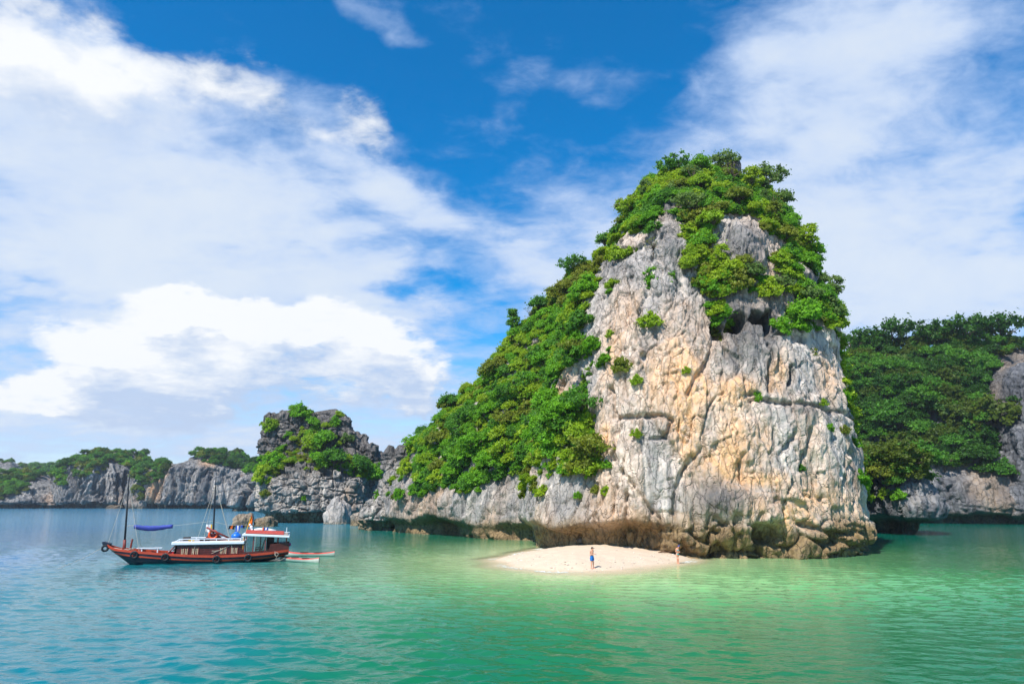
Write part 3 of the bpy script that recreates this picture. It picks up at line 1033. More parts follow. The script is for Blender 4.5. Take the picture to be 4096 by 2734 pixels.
gx = np.linspace(-22, 34, 330)
gy = np.concatenate([np.linspace(42, 72, 240), np.linspace(72.4, 92, 50)])
GX, GY = np.meshgrid(gx, gy)
sz, sd = sand_height(GX.ravel(), GY.ravel())
SV = np.stack([GX.ravel(), GY.ravel(), sz], 1)
ii = np.arange(GX.size).reshape(GX.shape)
SF = np.stack([ii[:-1, :-1], ii[:-1, 1:], ii[1:, 1:], ii[1:, :-1]], 2).reshape(-1, 4)
SAND, n, p = new_mat('coral_sand')
geo = n.node('ShaderNodeNewGeometry')
pos = geo.outputs['Position']
zc = n.node('ShaderNodeSeparateXYZ')
n.put(zc.inputs[0], pos)
f1 = n.noise(pos, 1.2, 7.0, 0.6)
vor = n.node('ShaderNodeTexVoronoi')
n.put(vor.inputs['Vector'], pos)
vor.inputs['Scale'].default_value = 3.2
peb = n.range(vor.outputs['Distance'], 0.10, 0.16, 1.0, 0.0)
band = n.m('MULTIPLY', n.range(zc.outputs[2], .55, .12), n.range(n.noise(pos, .9, 3.0, .5), .45, .6))
c = n.mix(f1, (.55, .425, .295), (.63, .505, .365))
wet = n.range(n.m('ADD', zc.outputs[2], n.m('MULTIPLY', n.m('SUBTRACT', f1, .5), .10)), 0.12, 0.0)
c = n.mix(n.m('MULTIPLY', wet, .6), c, (.50, .38, .24))
pebc = n.mix(n.noise(pos, 2.2, 2.0), (.9, .86, .8), (.36, .27, .19))
c = n.mix(n.m('MULTIPLY', n.m('MULTIPLY', peb, band), .9), c, pebc)
n.put(p.inputs['Base Color'], c)
p.inputs['Roughness'].default_value = .95
p.inputs['Specular IOR Level'].default_value = .15
b = n.node('ShaderNodeBump')
b.inputs['Strength'].default_value = .5
b.inputs['Distance'].default_value = .05
n.put(b.inputs['Height'], n.m('ADD', n.noise(pos, 5.0, 6.0, .65), n.m('MULTIPLY', peb, .8)))
n.put(p.inputs['Normal'], b.outputs[0])
beach = link('beach', np_mesh('beach', SV, SF, SAND))
tag(beach, 'pale coral sandbar below the bare cliff, sloping under clear shallow water', 'sandbar', None, 'structure')


def sand_z(x, y):
    return float(sand_height(np.array([float(x)]), np.array([float(y)]))[0][0])


# ------------------------------------------------------------------ the sea
yr = [6.0]
while yr[-1] < 95:
    yr.append(yr[-1] + max(.06, yr[-1] * .0042))
while yr[-1] < 2400:
    yr.append(yr[-1] * 1.035)
yr = np.array(yr)
s = np.linspace(-1, 1, 560)
WX = s[None, :] * (yr[:, None] * 0.86 + 5)
WY = np.repeat(yr[:, None], len(s), 1)
x, y = WX.ravel(), WY.ravel()
P0 = np.stack([x, y, np.zeros_like(x)], 1)
amp = sstep(100, 24, y)
# wind ripple: crests run roughly across the view, a few crossing trains plus noise
zz = np.zeros_like(x)
rs = np.random.RandomState(5)
warp = 1.6 * perlin(P0 * .21, 80)
for i in range(16):
    th = rs.normal(1.45, .42)
    lam = rs.uniform(.45, 1.8)
    k = 2 * math.pi / lam
    zz += .0125 * lam ** 1.0 * (np.exp(.9 * np.sin(k * (x * math.cos(th) + y * math.sin(th)) + rs.uniform(0, 6.3) + warp * rs.uniform(.6, 2.4) / lam)) - 1.2)
zz += .035 * fbm(P0 * np.float32([.55, .85, 1]), 3, 81) + .02 * fbm(P0 * np.float32([1.5, 2.6, 1]), 2, 82)
gust = .65 + .6 * perlin(P0 * .06, 83)
sx = np.clip(poly_sdf(x, y, BARP), 0, 50)
calm = .25 + .75 * sstep(1, 16, sx)
zz = zz * amp * np.clip(gust, .3, 1.3) * calm
WV = np.stack([x, y, zz], 1)
wi = np.arange(x.size).reshape(WX.shape)
WF = np.stack([wi[:-1, :-1], wi[:-1, 1:], wi[1:, 1:], wi[1:, :-1]], 2).reshape(-1, 4)
# water body colour follows the depth of the bay, but is paled by haze at far left
zs_, ds_ = sand_height(x, y)
near_bed = (x > -22) & (x < 34) & (y > 42) & (y < 92)
n1 = fbm(P0 * .035, 3, 84)
n2 = fbm(P0 * .12, 3, 85)
deep_blue, deep_teal, emerald, pale, sandy = (np.array(c) for c in ((.000, .112, .245), (.000, .130, .165), (.000, .122, .048), (.10, .42, .13), (.62, .63, .32)))
t1 = sstep(-.5, .5, (x + 4 + .20 * y + 5 * n1 * (y / 40)) / (8 + .10 * y))
t2 = sstep(-.5, .5, (x + 16 + .42 * y + 8 * n1) / (10 + .14 * y))
body = deep_blue[None] * (1 - t2[:, None]) + deep_teal[None] * t2[:, None]
body = body * (1 - t1[:, None]) + emerald[None] * t1[:, None]
far_teal = sstep(65, 110, y) * sstep(0, 30, x)
body = body * (1 - .6 * far_teal[:, None]) + np.array((.002, .13, .11)) * (.6 * far_teal[:, None])
shelf = np.exp(-((x - 15) / 21) ** 2 - ((y - 47) / 13) ** 2) * .62
ds2 = ds_ + 2.0 * n2 * sstep(2, 12, ds_)
sh = np.clip(np.exp(-np.maximum(ds2 - 1.5, 0) / 7.0) + shelf * (0.85 + .5 * n2), 0, 1) * (y < 135)
body = body * (1 - sh[:, None]) + pale[None] * sh[:, None]
sa = np.exp(-np.maximum(ds2, 0) / 6.2)
body = body * (1 - sa[:, None]) + sandy[None] * sa[:, None]
opw = sstep(45, 150, y) * (.45 + .55 * sstep(20, -20, x))
haze_tint = (sstep(60, 200, y) * sstep(10, -40, x))[:, None] * .75  # haze and sky reflection put into the body colour of the far-left water
body = body * (1 - haze_tint) + np.array((.07, .27, .40)) * haze_tint
clear = np.where(near_bed, sstep(-.20, -.005, zs_), 0)
foam = np.where(near_bed, np.exp(-((zs_ + .02) / .04) ** 2), 0) * sstep(-.15, .4, perlin(P0 * np.float32([.22, .3, 1]), 86))

WATER = bpy.data.materials.new('sea_water')
WATER.use_nodes = True
n = NT(WATER.node_tree)
p = n.n['Principled BSDF']
geo = n.node('ShaderNodeNewGeometry')
pos = geo.outputs['Position']
a1 = n.node('ShaderNodeAttribute', attribute_name='body')
a2 = n.node('ShaderNodeAttribute', attribute_name='clear')
a3 = n.node('ShaderNodeAttribute', attribute_name='foam')
fo = n.m('MULTIPLY', a3.outputs['Fac'], n.range(n.noise(pos, 2.5, 6.0, .7), .42, .58))
col = n.mix(fo, a1.outputs['Color'], (.85, .88, .88))
n.put(p.inputs['Base Color'], col)
n.put(p.inputs['Roughness'], n.m('ADD', .05, n.m('MULTIPLY', fo, .7)))
p.inputs['IOR'].default_value = 1.333
b1 = n.node('ShaderNodeBump')
b1.inputs['Strength'].default_value = .42
b1.inputs['Distance'].default_value = .12
h = n.m('ADD', n.noise(n.mapping(pos, rot=(0, 0, .12), scale=(.8, 1.5, 1)), 1.5, 3.0, .5, .4), n.m('MULTIPLY', n.noise(n.mapping(pos, rot=(0, 0, -.2), scale=(1.0, 2.0, 1)), 4.0, 3.0, .5), .35))
n.put(b1.inputs['Height'], h)
a4 = n.node('ShaderNodeAttribute', attribute_name='open_water')
n.put(p.inputs['Specular IOR Level'], n.range(a4.outputs['Fac'], 0, .9, .30, .07, smooth=False))
b2 = n.node('ShaderNodeBump')
b2.inputs['Distance'].default_value = .55
n.put(b2.inputs['Strength'], n.m('MULTIPLY', a4.outputs['Fac'], .8))
n.put(b2.inputs['Height'], n.noise(n.mapping(pos, scale=(.7, 1.3, 1)), .42, 3.0, .55))
n.put(b2.inputs['Normal'], b1.outputs[0])
n.put(p.inputs['Normal'], b2.outputs[0])
tr = n.node('ShaderNodeBsdfTransparent')
mx = n.node('ShaderNodeMixShader')
n.put(mx.inputs[0], n.m('MULTIPLY', a2.outputs['Fac'], n.m('SUBTRACT', .92, fo), clamp=True))
n.put(mx.inputs[1], p.outputs[0])
n.put(mx.inputs[2], tr.outputs[0])
n.put(n.n['Material Output'].inputs[0], mx.outputs[0])
sea = link('sea', np_mesh('sea', WV, WF, WATER, {'body': body, 'clear': clear, 'foam': foam, 'open_water': opw}))
tag(sea, 'rippled bay water shading from blue at the left to emerald and pale green', 'sea', None, 'structure')

# ------------------------------------------------------------------ plants: crowns of leaf clumps on limbs
def rand_unit(rs, n):
    v = rs.normal(size=(n, 3))
    return v / np.linalg.norm(v, axis=1)[:, None]


def leaf_arrays(rs, clumps, per, size, flat=0.92):
    """clumps (k,4): x y z r -> arrays of leaf quads set on the upper shell of each clump"""
    Vs, Sh = [], []
    for (cx, cy, cz, r) in clumps:
        m = max(6, int(per * (r / .6) ** 1.6))
        u = rand_unit(rs, m)
        low = u[:, 2] < -0.25
        u[low, 2] *= -rs.uniform(.2, 1, low.sum())
        rad = r * rs.uniform(.35, 1.2, m) * np.where(rs.rand(m) < .24, rs.uniform(1.1, 2.1, m), 1.0)
        c = np.array([cx, cy, cz]) + u * rad[:, None] * np.array([1, 1, flat])
        nrm = u * .8 + np.array([0, 0, .6]) + rs.normal(0, .65, (m, 3))
        nrm /= np.linalg.norm(nrm, axis=1)[:, None]
        t = np.cross(nrm, rand_unit(rs, m))
        t /= np.maximum(np.linalg.norm(t, axis=1)[:, None], 1e-6)
        t[:, 2] -= .25
        b = np.cross(nrm, t)
        L = size * rs.uniform(.65, 1.35, m)[:, None]
        Wd = L * .42
        Vs.append(np.stack([c - t * L * .5, c + b * Wd, c + t * L * .5, c - b * Wd], 1).reshape(-1, 3))
        Sh.append(np.repeat(np.clip(rs.uniform(.25, .75) + rs.normal(0, .16, m), 0, 1), 4))
    V = np.concatenate(Vs)
    F = np.arange(len(V)).reshape(-1, 4)
    return V, F, np.concatenate(Sh)


def crown_clumps(rs, kind):
    """clump layout for a plant about 1 unit wide (scaled on placing)"""
    out = []
    if kind == 'round':
        for i in range(64):
            u = rand_unit(rs, 1)[0]
            u[2] = abs(u[2]) * .9 - .15
            rr = rs.uniform(.45, 1.0)
            out.append((u[0] * .44 * rr, u[1] * .44 * rr, .50 + u[2] * .40 * rr, rs.uniform(.085, .15)))
    elif kind == 'spread':                        # flat tiers on forking limbs
        for i in range(54):
            a, q = rs.uniform(0, 6.28), rs.uniform(.03, .55) ** .8
            z = .50 + .30 * rs.uniform(-.6, 1) * (1 - q) + .08 * rs.normal()
            out.append((math.cos(a) * q, math.sin(a) * q, z, rs.uniform(.07, .125)))
    elif kind == 'tall':
        for i in range(56):
            z = rs.uniform(.25, 1.15)
            w = .30 * math.sin(math.pi * min(.96, (z - .12) / 1.12)) + .07
            a = rs.uniform(0, 6.28)
            q = w * rs.uniform(.4, 1)
            out.append((math.cos(a) * q, math.sin(a) * q, z, rs.uniform(.075, .13)))
    elif kind == 'bush':
        for i in range(50):
            a, q = rs.uniform(0, 6.28), rs.uniform(0, .52)
            out.append((math.cos(a) * q, math.sin(a) * q, .05 + .62 * rs.uniform(.15, 1) * (1 - q * 1.2), rs.uniform(.075, .135)))
    elif kind == 'bare':                          # dry twigs with hardly a leaf
        for i in range(26):
            a, q = rs.uniform(0, 6.28), rs.uniform(.05, .5)
            out.append((math.cos(a) * q, math.sin(a) * q, .35 + .65 * rs.uniform(.2, 1) * (1 - .5 * q), .035))
    elif kind == 'trail':                         # hangs down a cliff
        for i in range(44):
            a, q = rs.uniform(0, 6.28), rs.uniform(0, .30)
            out.append((math.cos(a) * q, math.sin(a) * q * .7, rs.uniform(-.75, .35), rs.uniform(.07, .12)))
    return out


def limb_mesh(rs, name, clumps, base, r0, n=5):
    mb = MB()
    zt = max(c[2] for c in clumps) * .8
    bend = rs.normal(0, .04, 2)
    pts = [(0, 0, base), (bend[0] * .5, bend[1] * .5, base + (zt - base) * .4), (bend[0], bend[1], base + (zt - base) * .75), (bend[0] * 1.3, bend[1] * 1.3, zt)]
    mb.tube(pts, [r0, r0 * .8, r0 * .5, r0 * .2], n)
    for c in clumps[::(1 if clumps[0][3] < .04 else 3)]:
        f = rs.uniform(.25, .6)
        s = Vector(pts[1]).lerp(Vector(pts[2]), f)
        e = Vector(c[:3])
        mb.tube([s, s.lerp(e, .5) + Vector((0, 0, .03)), e], [r0 * .42, r0 * .3, r0 * .12], 4)
    me = bpy.data.meshes.new(name)
    me.from_pydata(mb.v, [], mb.f)
    me.polygons.foreach_set('use_smooth', [True] * len(me.polygons))
    me.materials.append(BARK)
    return me


KINDS = {}      # (shape, leaf) -> list of (crown mesh, trunk mesh)
LEAF_SIZE = {'round': .068, 'spread': .062, 'tall': .065, 'bush': .085, 'trail': .075, 'bare': .05}
_kseed = 100
for shape in ('round', 'spread', 'tall', 'bush', 'trail', 'bare'):
    lst = []
    for v in range(3):
        _kseed += 1
        rs = np.random.RandomState(_kseed)
        cl = crown_clumps(rs, shape)
        V, F, S = leaf_arrays(rs, [(a, b_, c_, r * 1.0) for a, b_, c_, r in cl], 800 if shape != 'trail' else 700, LEAF_SIZE[shape])
        lst.append((V, F, S, limb_mesh(rs, 'trunk', cl, -.12, .035 if shape in ('bush', 'trail') else .03)))
    KINDS[shape] = lst
_cache = {}


def plant_meshes(shape, leaf, v):
    k = (shape, leaf, v)
    if k not in _cache:
        V, F, S, tm = KINDS[shape][v]
        _cache[k] = (np_mesh('crown', V, F, LEAF[leaf], {'shade': S}, False), tm)
    return _cache[k]


def plant(name, loc, size, shape, leaf, v, rz, tilt=None, label=None, cat='tree', group=None, stretch=1.0):
    cm, tm = plant_meshes(shape, leaf, v)
    r = empty(name, loc, rz)
    if tilt is not None:
        q = Vector((0, 0, 1)).rotation_difference(Vector(tilt)) @ Matrix.Rotation(rz, 3, 'Z').to_quaternion()
        r.rotation_euler = q.to_euler()
    r.scale = (size, size, size * stretch)
    tag(r, label, cat, group)
    link('trunk' if cat == 'tree' else 'stems', tm, r)
    link('crown' if cat == 'tree' else 'foliage', cm, r)
    return r


# --- where rock stays bare, traced as regions of the rock faces
BARE_A = [[(2366, 1034), (2452, 978), (2505, 938), (2577, 930), (2622, 930), (2622, 872), (2668, 858), (2732, 872), (2740, 1000), (2735, 1080), (2765, 1160), (2810, 1160), (2835, 1240), (2850, 1320), (2920, 1330), (2930, 1290),
           (2900, 1230), (2905, 1190), (2960, 1170), (3060, 1170), (3120, 1180), (3190, 1190), (3195, 1290), (3180, 1340), (3290, 1320), (3440, 1290), (3560, 1480), (3600, 1640), (3600, 1860), (3600, 1960), (3600, 2120), (3500, 2240), (1480, 2240),
           (1480, 2080), (1640, 1985), (1760, 1960), (1890, 1985), (1960, 1930), (2100, 1890), (2150, 1850), (2250, 1900), (2260, 1800), (2230, 1760), (2170, 1740), (2165, 1640), (2190, 1560), (2262, 1500), (2312, 1480), (2325, 1400), (2342, 1280), (2362, 1180), (2352, 1100)],
          [(2858, 960), (2880, 872), (2960, 855), (3020, 875), (3050, 915), (3085, 950), (3108, 1080), (3100, 1140), (3020, 1090), (2920, 1070), (2868, 1030)],
          [(3150, 1005), (3180, 1020), (3250, 1090), (3305, 1160), (3300, 1178), (3230, 1150), (3180, 1080)], [(2640, 815), (2700, 800), (2708, 850), (2650, 872)]]
GREEN_A = [[(2200, 1640), (2340, 1620), (2370, 1700), (2400, 1800), (2390, 1900), (2330, 1930), (2250, 1880), (2190, 1760)]]
GREEN_C = [[(1010, 1880), (1060, 1830), (1130, 1800), (1150, 1745), (1230, 1700), (1330, 1715), (1370, 1790), (1420, 1830), (1490, 1850), (1540, 1880), (1540, 1975), (1480, 1925), (1380, 1900), (1300, 1875), (1220, 1890), (1190, 1860), (1130, 1870), (1110, 1920), (1030, 1945)],
           [(1160, 1652), (1240, 1640), (1240, 1668), (1150, 1675)], [(1045, 1690), (1110, 1680), (1105, 1735), (1045, 1735)], [(1320, 1672), (1370, 1675), (1370, 1705), (1320, 1705)]]
BARE_E = [[(3480, 2200), (3490, 1950), (3560, 1955), (3640, 1990), (3690, 1930), (3680, 1860), (3720, 1850), (3800, 1905), (3900, 1885), (3960, 1905), (3985, 1800), (3945, 1700), (3930, 1580), (3990, 1450), (4060, 1420), (4700, 1330), (4700, 2200)]]
BARE_F = [[(590, 2060), (560, 1960), (640, 1920), (690, 1850), (750, 1825), (830, 1850), (900, 1865), (980, 1885), (1040, 1900), (1050, 2060)], [(265, 2060), (258, 1890), (275, 1850), (310, 1930), (400, 1900), (440, 1840), (520, 1870), (540, 1990), (590, 2060)],
          [(-600, 2060), (-600, 1990), (0, 2000), (90, 1975), (150, 1905), (205, 1900), (280, 1990), (300, 2060)], [(-50, 1850), (70, 1850), (90, 1880), (-50, 1905)], [(600, 1830), (660, 1830), (650, 1855), (590, 1860)]]


def green_on(key, px, py):
    any_ = lambda L: np.any([in_poly(px, py, q) for q in L], 0)
    if key in ('tower', 'flank'):
        r_ = ~any_(BARE_A) | any_(GREEN_A)
        return r_ & ~((px < 1655) & (py > 1800) & (px < 1700 - .25 * (py - 1800))) if key == 'flank' else r_
    if key in ('castle_base', 'castle_top'):
        return any_(GREEN_C)
    if key == 'spur':
        return (px > 1640) & (py < 2000)
    if key in ('right_hill', 'right_cliff', 'low_link'):
        return ~any_(BARE_E)
    return ~any_(BARE_F)


# one search tree over all rock so that plants stand on what is really there
TREES = {}
for key, h in HILLS.items():
    TREES[key] = BVHTree.FromPolygons([tuple(v) for v in h['V']], [tuple(f) for f in h['F'][::1]]) if len(h['F']) < 110000 else \
        BVHTree.FromPolygons([tuple(v) for v in h['V']], [tuple(f) for f in h['F']])
EYE = Vector((0, 0, CAMZ))


def first_rock(px, py):
    d = ray(px, py).normalized()
    best = None
    for key, t in TREES.items():
        loc, nrm, i, dist = t.ray_cast(EYE, d)
        if loc is not None and (best is None or dist < best[3]):
            best = (key, loc, nrm, dist)
    return best


# --- scattered growth that nobody could count: one object for each hill
def scatter(name, label, keys, per_m2, smin, smax, picks, seed, cat, back_all=True, maxn=4000, steep_tilt=.5):
    rs = np.random.RandomState(seed)
    P, Nn = [], []
    for key in keys:
        h = HILLS[key]
        c = h['V'][h['F']].mean(1)
        px, py, dep = project(c)
        vis = (h['N'] * (np.array([0, 0, CAMZ]) - c)).sum(1) > 0
        ok = green_on(key, px, py) & (c[:, 2] > 3.0)
        if key in ('tower', 'flank', 'right_hill'):
            ok = ok | (~vis & (c[:, 2] > 5) & (h['N'][:, 1] > .35))
        w = h['A'] * ok
        k = min(maxn, int(w.sum() * per_m2))
        if k < 1:
            continue
        i = rs.choice(len(w), k, p=w / w.sum())
        P.append(c[i])
        Nn.append(h['N'][i])
    P, Nn = np.concatenate(P), np.concatenate(Nn)
    px, py, dep = project(P)
    k = len(P)
    rot = np.zeros((k, 3), np.float32)
    up = np.array([0, 0, 1.0])[None] + Nn * steep_tilt
    up /= np.linalg.norm(up, axis=1)[:, None]
    for i in range(k):
        q = Vector((0, 0, 1)).rotation_difference(Vector(up[i])) @ Matrix.Rotation(rs.uniform(0, 6.28), 3, 'Z').to_quaternion()
        rot[i] = q.to_euler()
    me = bpy.data.meshes.new(name)
    me.vertices.add(k)
    me.vertices.foreach_set('co', (P - Nn * .15).astype(np.float32).ravel())
    me.attributes.new('rot', 'FLOAT_VECTOR', 'POINT').data.foreach_set('vector', rot.ravel())
    # patches of one kind grow together
    patch = fbm((P * .09).astype(np.float32), 2, seed) + rs.normal(0, .16, k)
    rank = np.argsort(np.argsort(patch)) / k
    me.attributes.new('kind_index', 'INT', 'POINT').data.foreach_set('value', np.minimum(len(picks) - 1, (rank * len(picks))).astype(np.int32))
    me.attributes.new('size', 'FLOAT', 'POINT').data.foreach_set('value', (smin + (smax - smin) * rs.uniform(0, 1, k) ** 1.6).astype(np.float32))
    me.update()
    o = link(name, me)
    src = bpy.data.collections.new(name + '_kinds')
    for i, (shape, leaf, v) in enumerate(picks):
        so = bpy.data.objects.new('%02d_foliage' % i, plant_meshes(shape, leaf, v)[0])
        src.objects.link(so)
    g = bpy.data.node_groups.new(name, 'GeometryNodeTree')
    g.interface.new_socket('Geometry', in_out='INPUT', socket_type='NodeSocketGeometry')
    g.interface.new_socket('Geometry', in_out='OUTPUT', socket_type='NodeSocketGeometry')
    gi, go = g.nodes.new('NodeGroupInput'), g.nodes.new('NodeGroupOutput')
    ip = g.nodes.new('GeometryNodeInstanceOnPoints')
    ci = g.nodes.new('GeometryNodeCollectionInfo')
    ci.inputs[0].default_value = src
    ci.inputs['Separate Children'].default_value = True
    ci.inputs['Reset Children'].default_value = True

    def attr(nm, typ):
        nd = g.nodes.new('GeometryNodeInputNamedAttribute')
        nd.data_type = typ
        nd.inputs[0].default_value = nm
        return [s_ for s_ in nd.outputs if s_.enabled and s_.name == 'Attribute'][0]
    L = g.links
    L.new(gi.outputs[0], ip.inputs['Points'])
    L.new(ci.outputs[0], ip.inputs['Instance'])
    ip.inputs['Pick Instance'].default_value = True
    L.new(attr('kind_index', 'INT'), ip.inputs['Instance Index'])
    e2r = g.nodes.new('FunctionNodeEulerToRotation')
    L.new(attr('rot', 'FLOAT_VECTOR'), e2r.inputs[0])
    L.new(e2r.outputs[0], ip.inputs['Rotation'])
    L.new(attr('size', 'FLOAT'), ip.inputs['Scale'])
    L.new(ip.outputs[0], go.inputs[0])
    md = o.modifiers.new('scatter', 'NODES')
    md.node_group = g
    tag(o, label, cat, None, 'stuff')
    return o


near_picks = [('bush', 'deep', 0), ('bush', 'bright', 1), ('round', 'bright', 0), ('bush', 'yellow', 2), ('bush', 'yellow', 0), ('bush', 'bright', 0), ('round', 'yellow', 1), ('bush', 'olive', 1)]
scatter('undergrowth', 'thick green undergrowth filling the slopes and summit of the big karst', ['tower', 'flank'], 1.25, .8, 2.3, near_picks, 1, 'undergrowth', maxn=8000)
scatter('undergrowth', 'low bushes on the ledges of the castle-like grey islet and the spur beside it', ['castle_base', 'castle_top', 'spur'], .30, 1.0, 2.6, near_picks, 2, 'undergrowth', maxn=500)
scatter('hillside_forest', 'dense dark forest mass over the wooded hill at the right', ['right_hill', 'right_cliff', 'low_link'], .26, 2.4, 5.2,
        [('round', 'dark', 0), ('spread', 'dark', 1), ('round', 'deep', 1), ('round', 'dark', 2), ('spread', 'darkolive', 0), ('round', 'deep', 0), ('bush', 'dark', 0)], 3, 'forest', maxn=4000, steep_tilt=.3)
scatter('far_forest', 'mass of far trees over the hills across the bay', ['far_right', 'far_middle', 'far_left', 'far_saddle', 'back_left', 'back_middle'], .11, 3.0, 6.5,
        [('round', 'dark', 0), ('bush', 'deep', 1), ('round', 'deep', 2), ('bush', 'darkolive', 0), ('bush', 'bright', 1), ('bush', 'olive', 1), ('round', 'deep', 1)], 4, 'forest', maxn=2600, steep_tilt=.3)

# --- single trees and shrubs
LEAF_WORD = {'bright': 'bright green', 'yellow': 'yellow-green', 'deep': 'deep green', 'olive': 'olive brown-green', 'blue': 'grey-green', 'dark': 'dark green', 'darkolive': 'dark olive'}
SHAPE_WORD = {'bare': 'bare', 'round': 'round-crowned', 'spread': 'spreading', 'tall': 'tall narrow', 'bush': 'low', 'trail': 'trailing'}


def zone(px, py):
    """where on the islets a point lies, in words one can find"""
    if px > 3330 and not (px < 3480 and py < 1250):
        if py < 1330:
            return 'right_top', 'on the crest of the wooded hill at right'
        if py < 1480:
            return 'right_high', 'high on the wooded hill at right'
        if py < 1640:
            return 'right_mid', 'halfway up the wooded hill at right'
        if py < 1780:
            return 'right_low', 'low on the wooded hill at right'
        return 'right_foot', 'above the sea cliff at right'
    if px < 1480:
        return 'castle', 'on the castle-like grey islet'
    if px < 2400 and py > 1000:
        if py < 1250:
            return 'flank_top', 'just left of the cliff top'
        if py < 1450:
            return 'flank_high', 'high on the wooded flank'
        if py < 1620:
            return 'flank_mid', 'halfway down the wooded flank'
        if py < 1780:
            return 'flank_low', 'low on the wooded flank'
        if py < 1900:
            return 'flank_foot', 'near the foot of the wooded flank'
        return 'flank_base', 'above the cave-cut flank cliff'
    if py < 700:
        return 'summit', 'on the very summit of the tower'
    if py < 800:
        return 'crown', 'just under the summit of the tower'
    if py < 900:
        return 'shoulder', 'above the bare pinnacles of the tower'
    if px < 2640:
        return 'cap_left', 'at the left end of the tower cliff top'
    if px < 2900:
        return 'cap_mid', 'in the gully between two rock pinnacles'
    if px < 3120:
        return 'cap_right', 'below the right rock pinnacle of the tower'
    return 'edge_right', 'on the right shoulder of the tower'


LEAVES_BY = {'right': [('dark', .34), ('deep', .34), ('darkolive', .2), ('olive', .06), ('blue', .06)], 'flank': [('bright', .38), ('deep', .28), ('yellow', .20), ('olive', .14)],  # right: darker leaves stand in for cloud shade on that hill
             'top': [('bright', .24), ('yellow', .30), ('olive', .24), ('deep', .10), ('blue', .12)]}
rs = np.random.RandomState(77)
placed = []


def tree_region(step, x0, x1, y0, y1, keys, pal, smin, smax, shapes, count, blue_right=False):
    """trees spread evenly over what can be seen of a slope"""
    cand = []
    for gyv in np.arange(y0, y1, step):
        for gxv in np.arange(x0, x1, step):
            cand.append((gxv + rs.uniform(-.45, .45) * step, gyv + rs.uniform(-.45, .45) * step))
    cand = np.array(cand)
    rs.shuffle(cand)
    out = []
    for (qx, qy) in cand:
        h = first_rock(qx, qy)
        if h is None or h[0] not in keys or not bool(green_on(h[0], np.array([qx]), np.array([qy]))[0]) or h[1].z < 3:
            continue
        out.append((qx, qy, h))
        if len(out) >= count:
            break
    for (qx, qy, h) in out:
        key, loc, nrm, dist = h
        names, wts = zip(*LEAVES_BY[pal])
        pat = perlin(np.array([[loc.x * .10, loc.y * .10, loc.z * .10]]), 400)[0]
        leaf = names[int(np.clip((np.searchsorted(np.cumsum(wts), np.clip(.5 + .75 * pat + rs.normal(0, .2), 0, .999))), 0, len(names) - 1))]
        if pal == 'top' and qx > 3000 and rs.rand() < .5:
            leaf = 'blue'
        shape = shapes[rs.randint(len(shapes))]
        size = rs.uniform(smin, smax) * (1.12 if shape == 'spread' else 1)
        zk, zw = zone(qx, qy)
        out_ = Vector((0, 0, 1)) + nrm * .45
        placed.append((zk, zw, qx, qy, loc - nrm * .2, size, shape, leaf, out_))
    return len(out)


na = tree_region(62, 2250, 3430, 600, 1420, ('tower',), 'top', 1.9, 3.3, ('round', 'round', 'spread', 'tall', 'bush'), 100)
nb = tree_region(58, 1580, 2480, 950, 2060, ('flank', 'tower'), 'flank', 2.2, 3.7, ('round', 'round', 'spread', 'bush'), 105)
ne = tree_region(64, 3360, 4110, 1230, 2000, ('right_hill', 'right_cliff', 'low_link'), 'right', 4.2, 6.6, ('round', 'spread', 'spread'), 95)
placed.sort(key=lambda t: (t[0], t[2]))


def tree_words(t):
    zk, zw, qx, qy, loc, size, shape, leaf, tilt = t
    w = 'large' if size > 5.8 or (size > 2.9 and zk[:5] != 'right') else ('small' if size < 2.4 or (zk[:5] == 'right' and size < 4.9) else 'medium')
    return '%s %s %s tree %s' % (w, LEAF_WORD[leaf], SHAPE_WORD[shape], zw)


def nth_word(i, k):
    if k == 1:
        return ''
    if i == 0:
        return ', leftmost'
    if i == k - 1:
        return ', rightmost'
    if k == 3:
        return ', the middle one'
    return ', ' + ('second', 'third', 'fourth', 'fifth', 'sixth', 'seventh', 'eighth')[i - 1] + ' from left'


alike = {}
for t in placed:
    alike.setdefault(tree_words(t), []).append(t)
for t in placed:
    zk, zw, qx, qy, loc, size, shape, leaf, tilt = t
    lab = tree_words(t)
    lab += nth_word(alike[lab].index(t), len(alike[lab]))
    plant('tree', loc, size, shape, leaf, rs.randint(3), rs.uniform(0, 6.28), tilt, lab, 'tree', 'trees ' + zw)

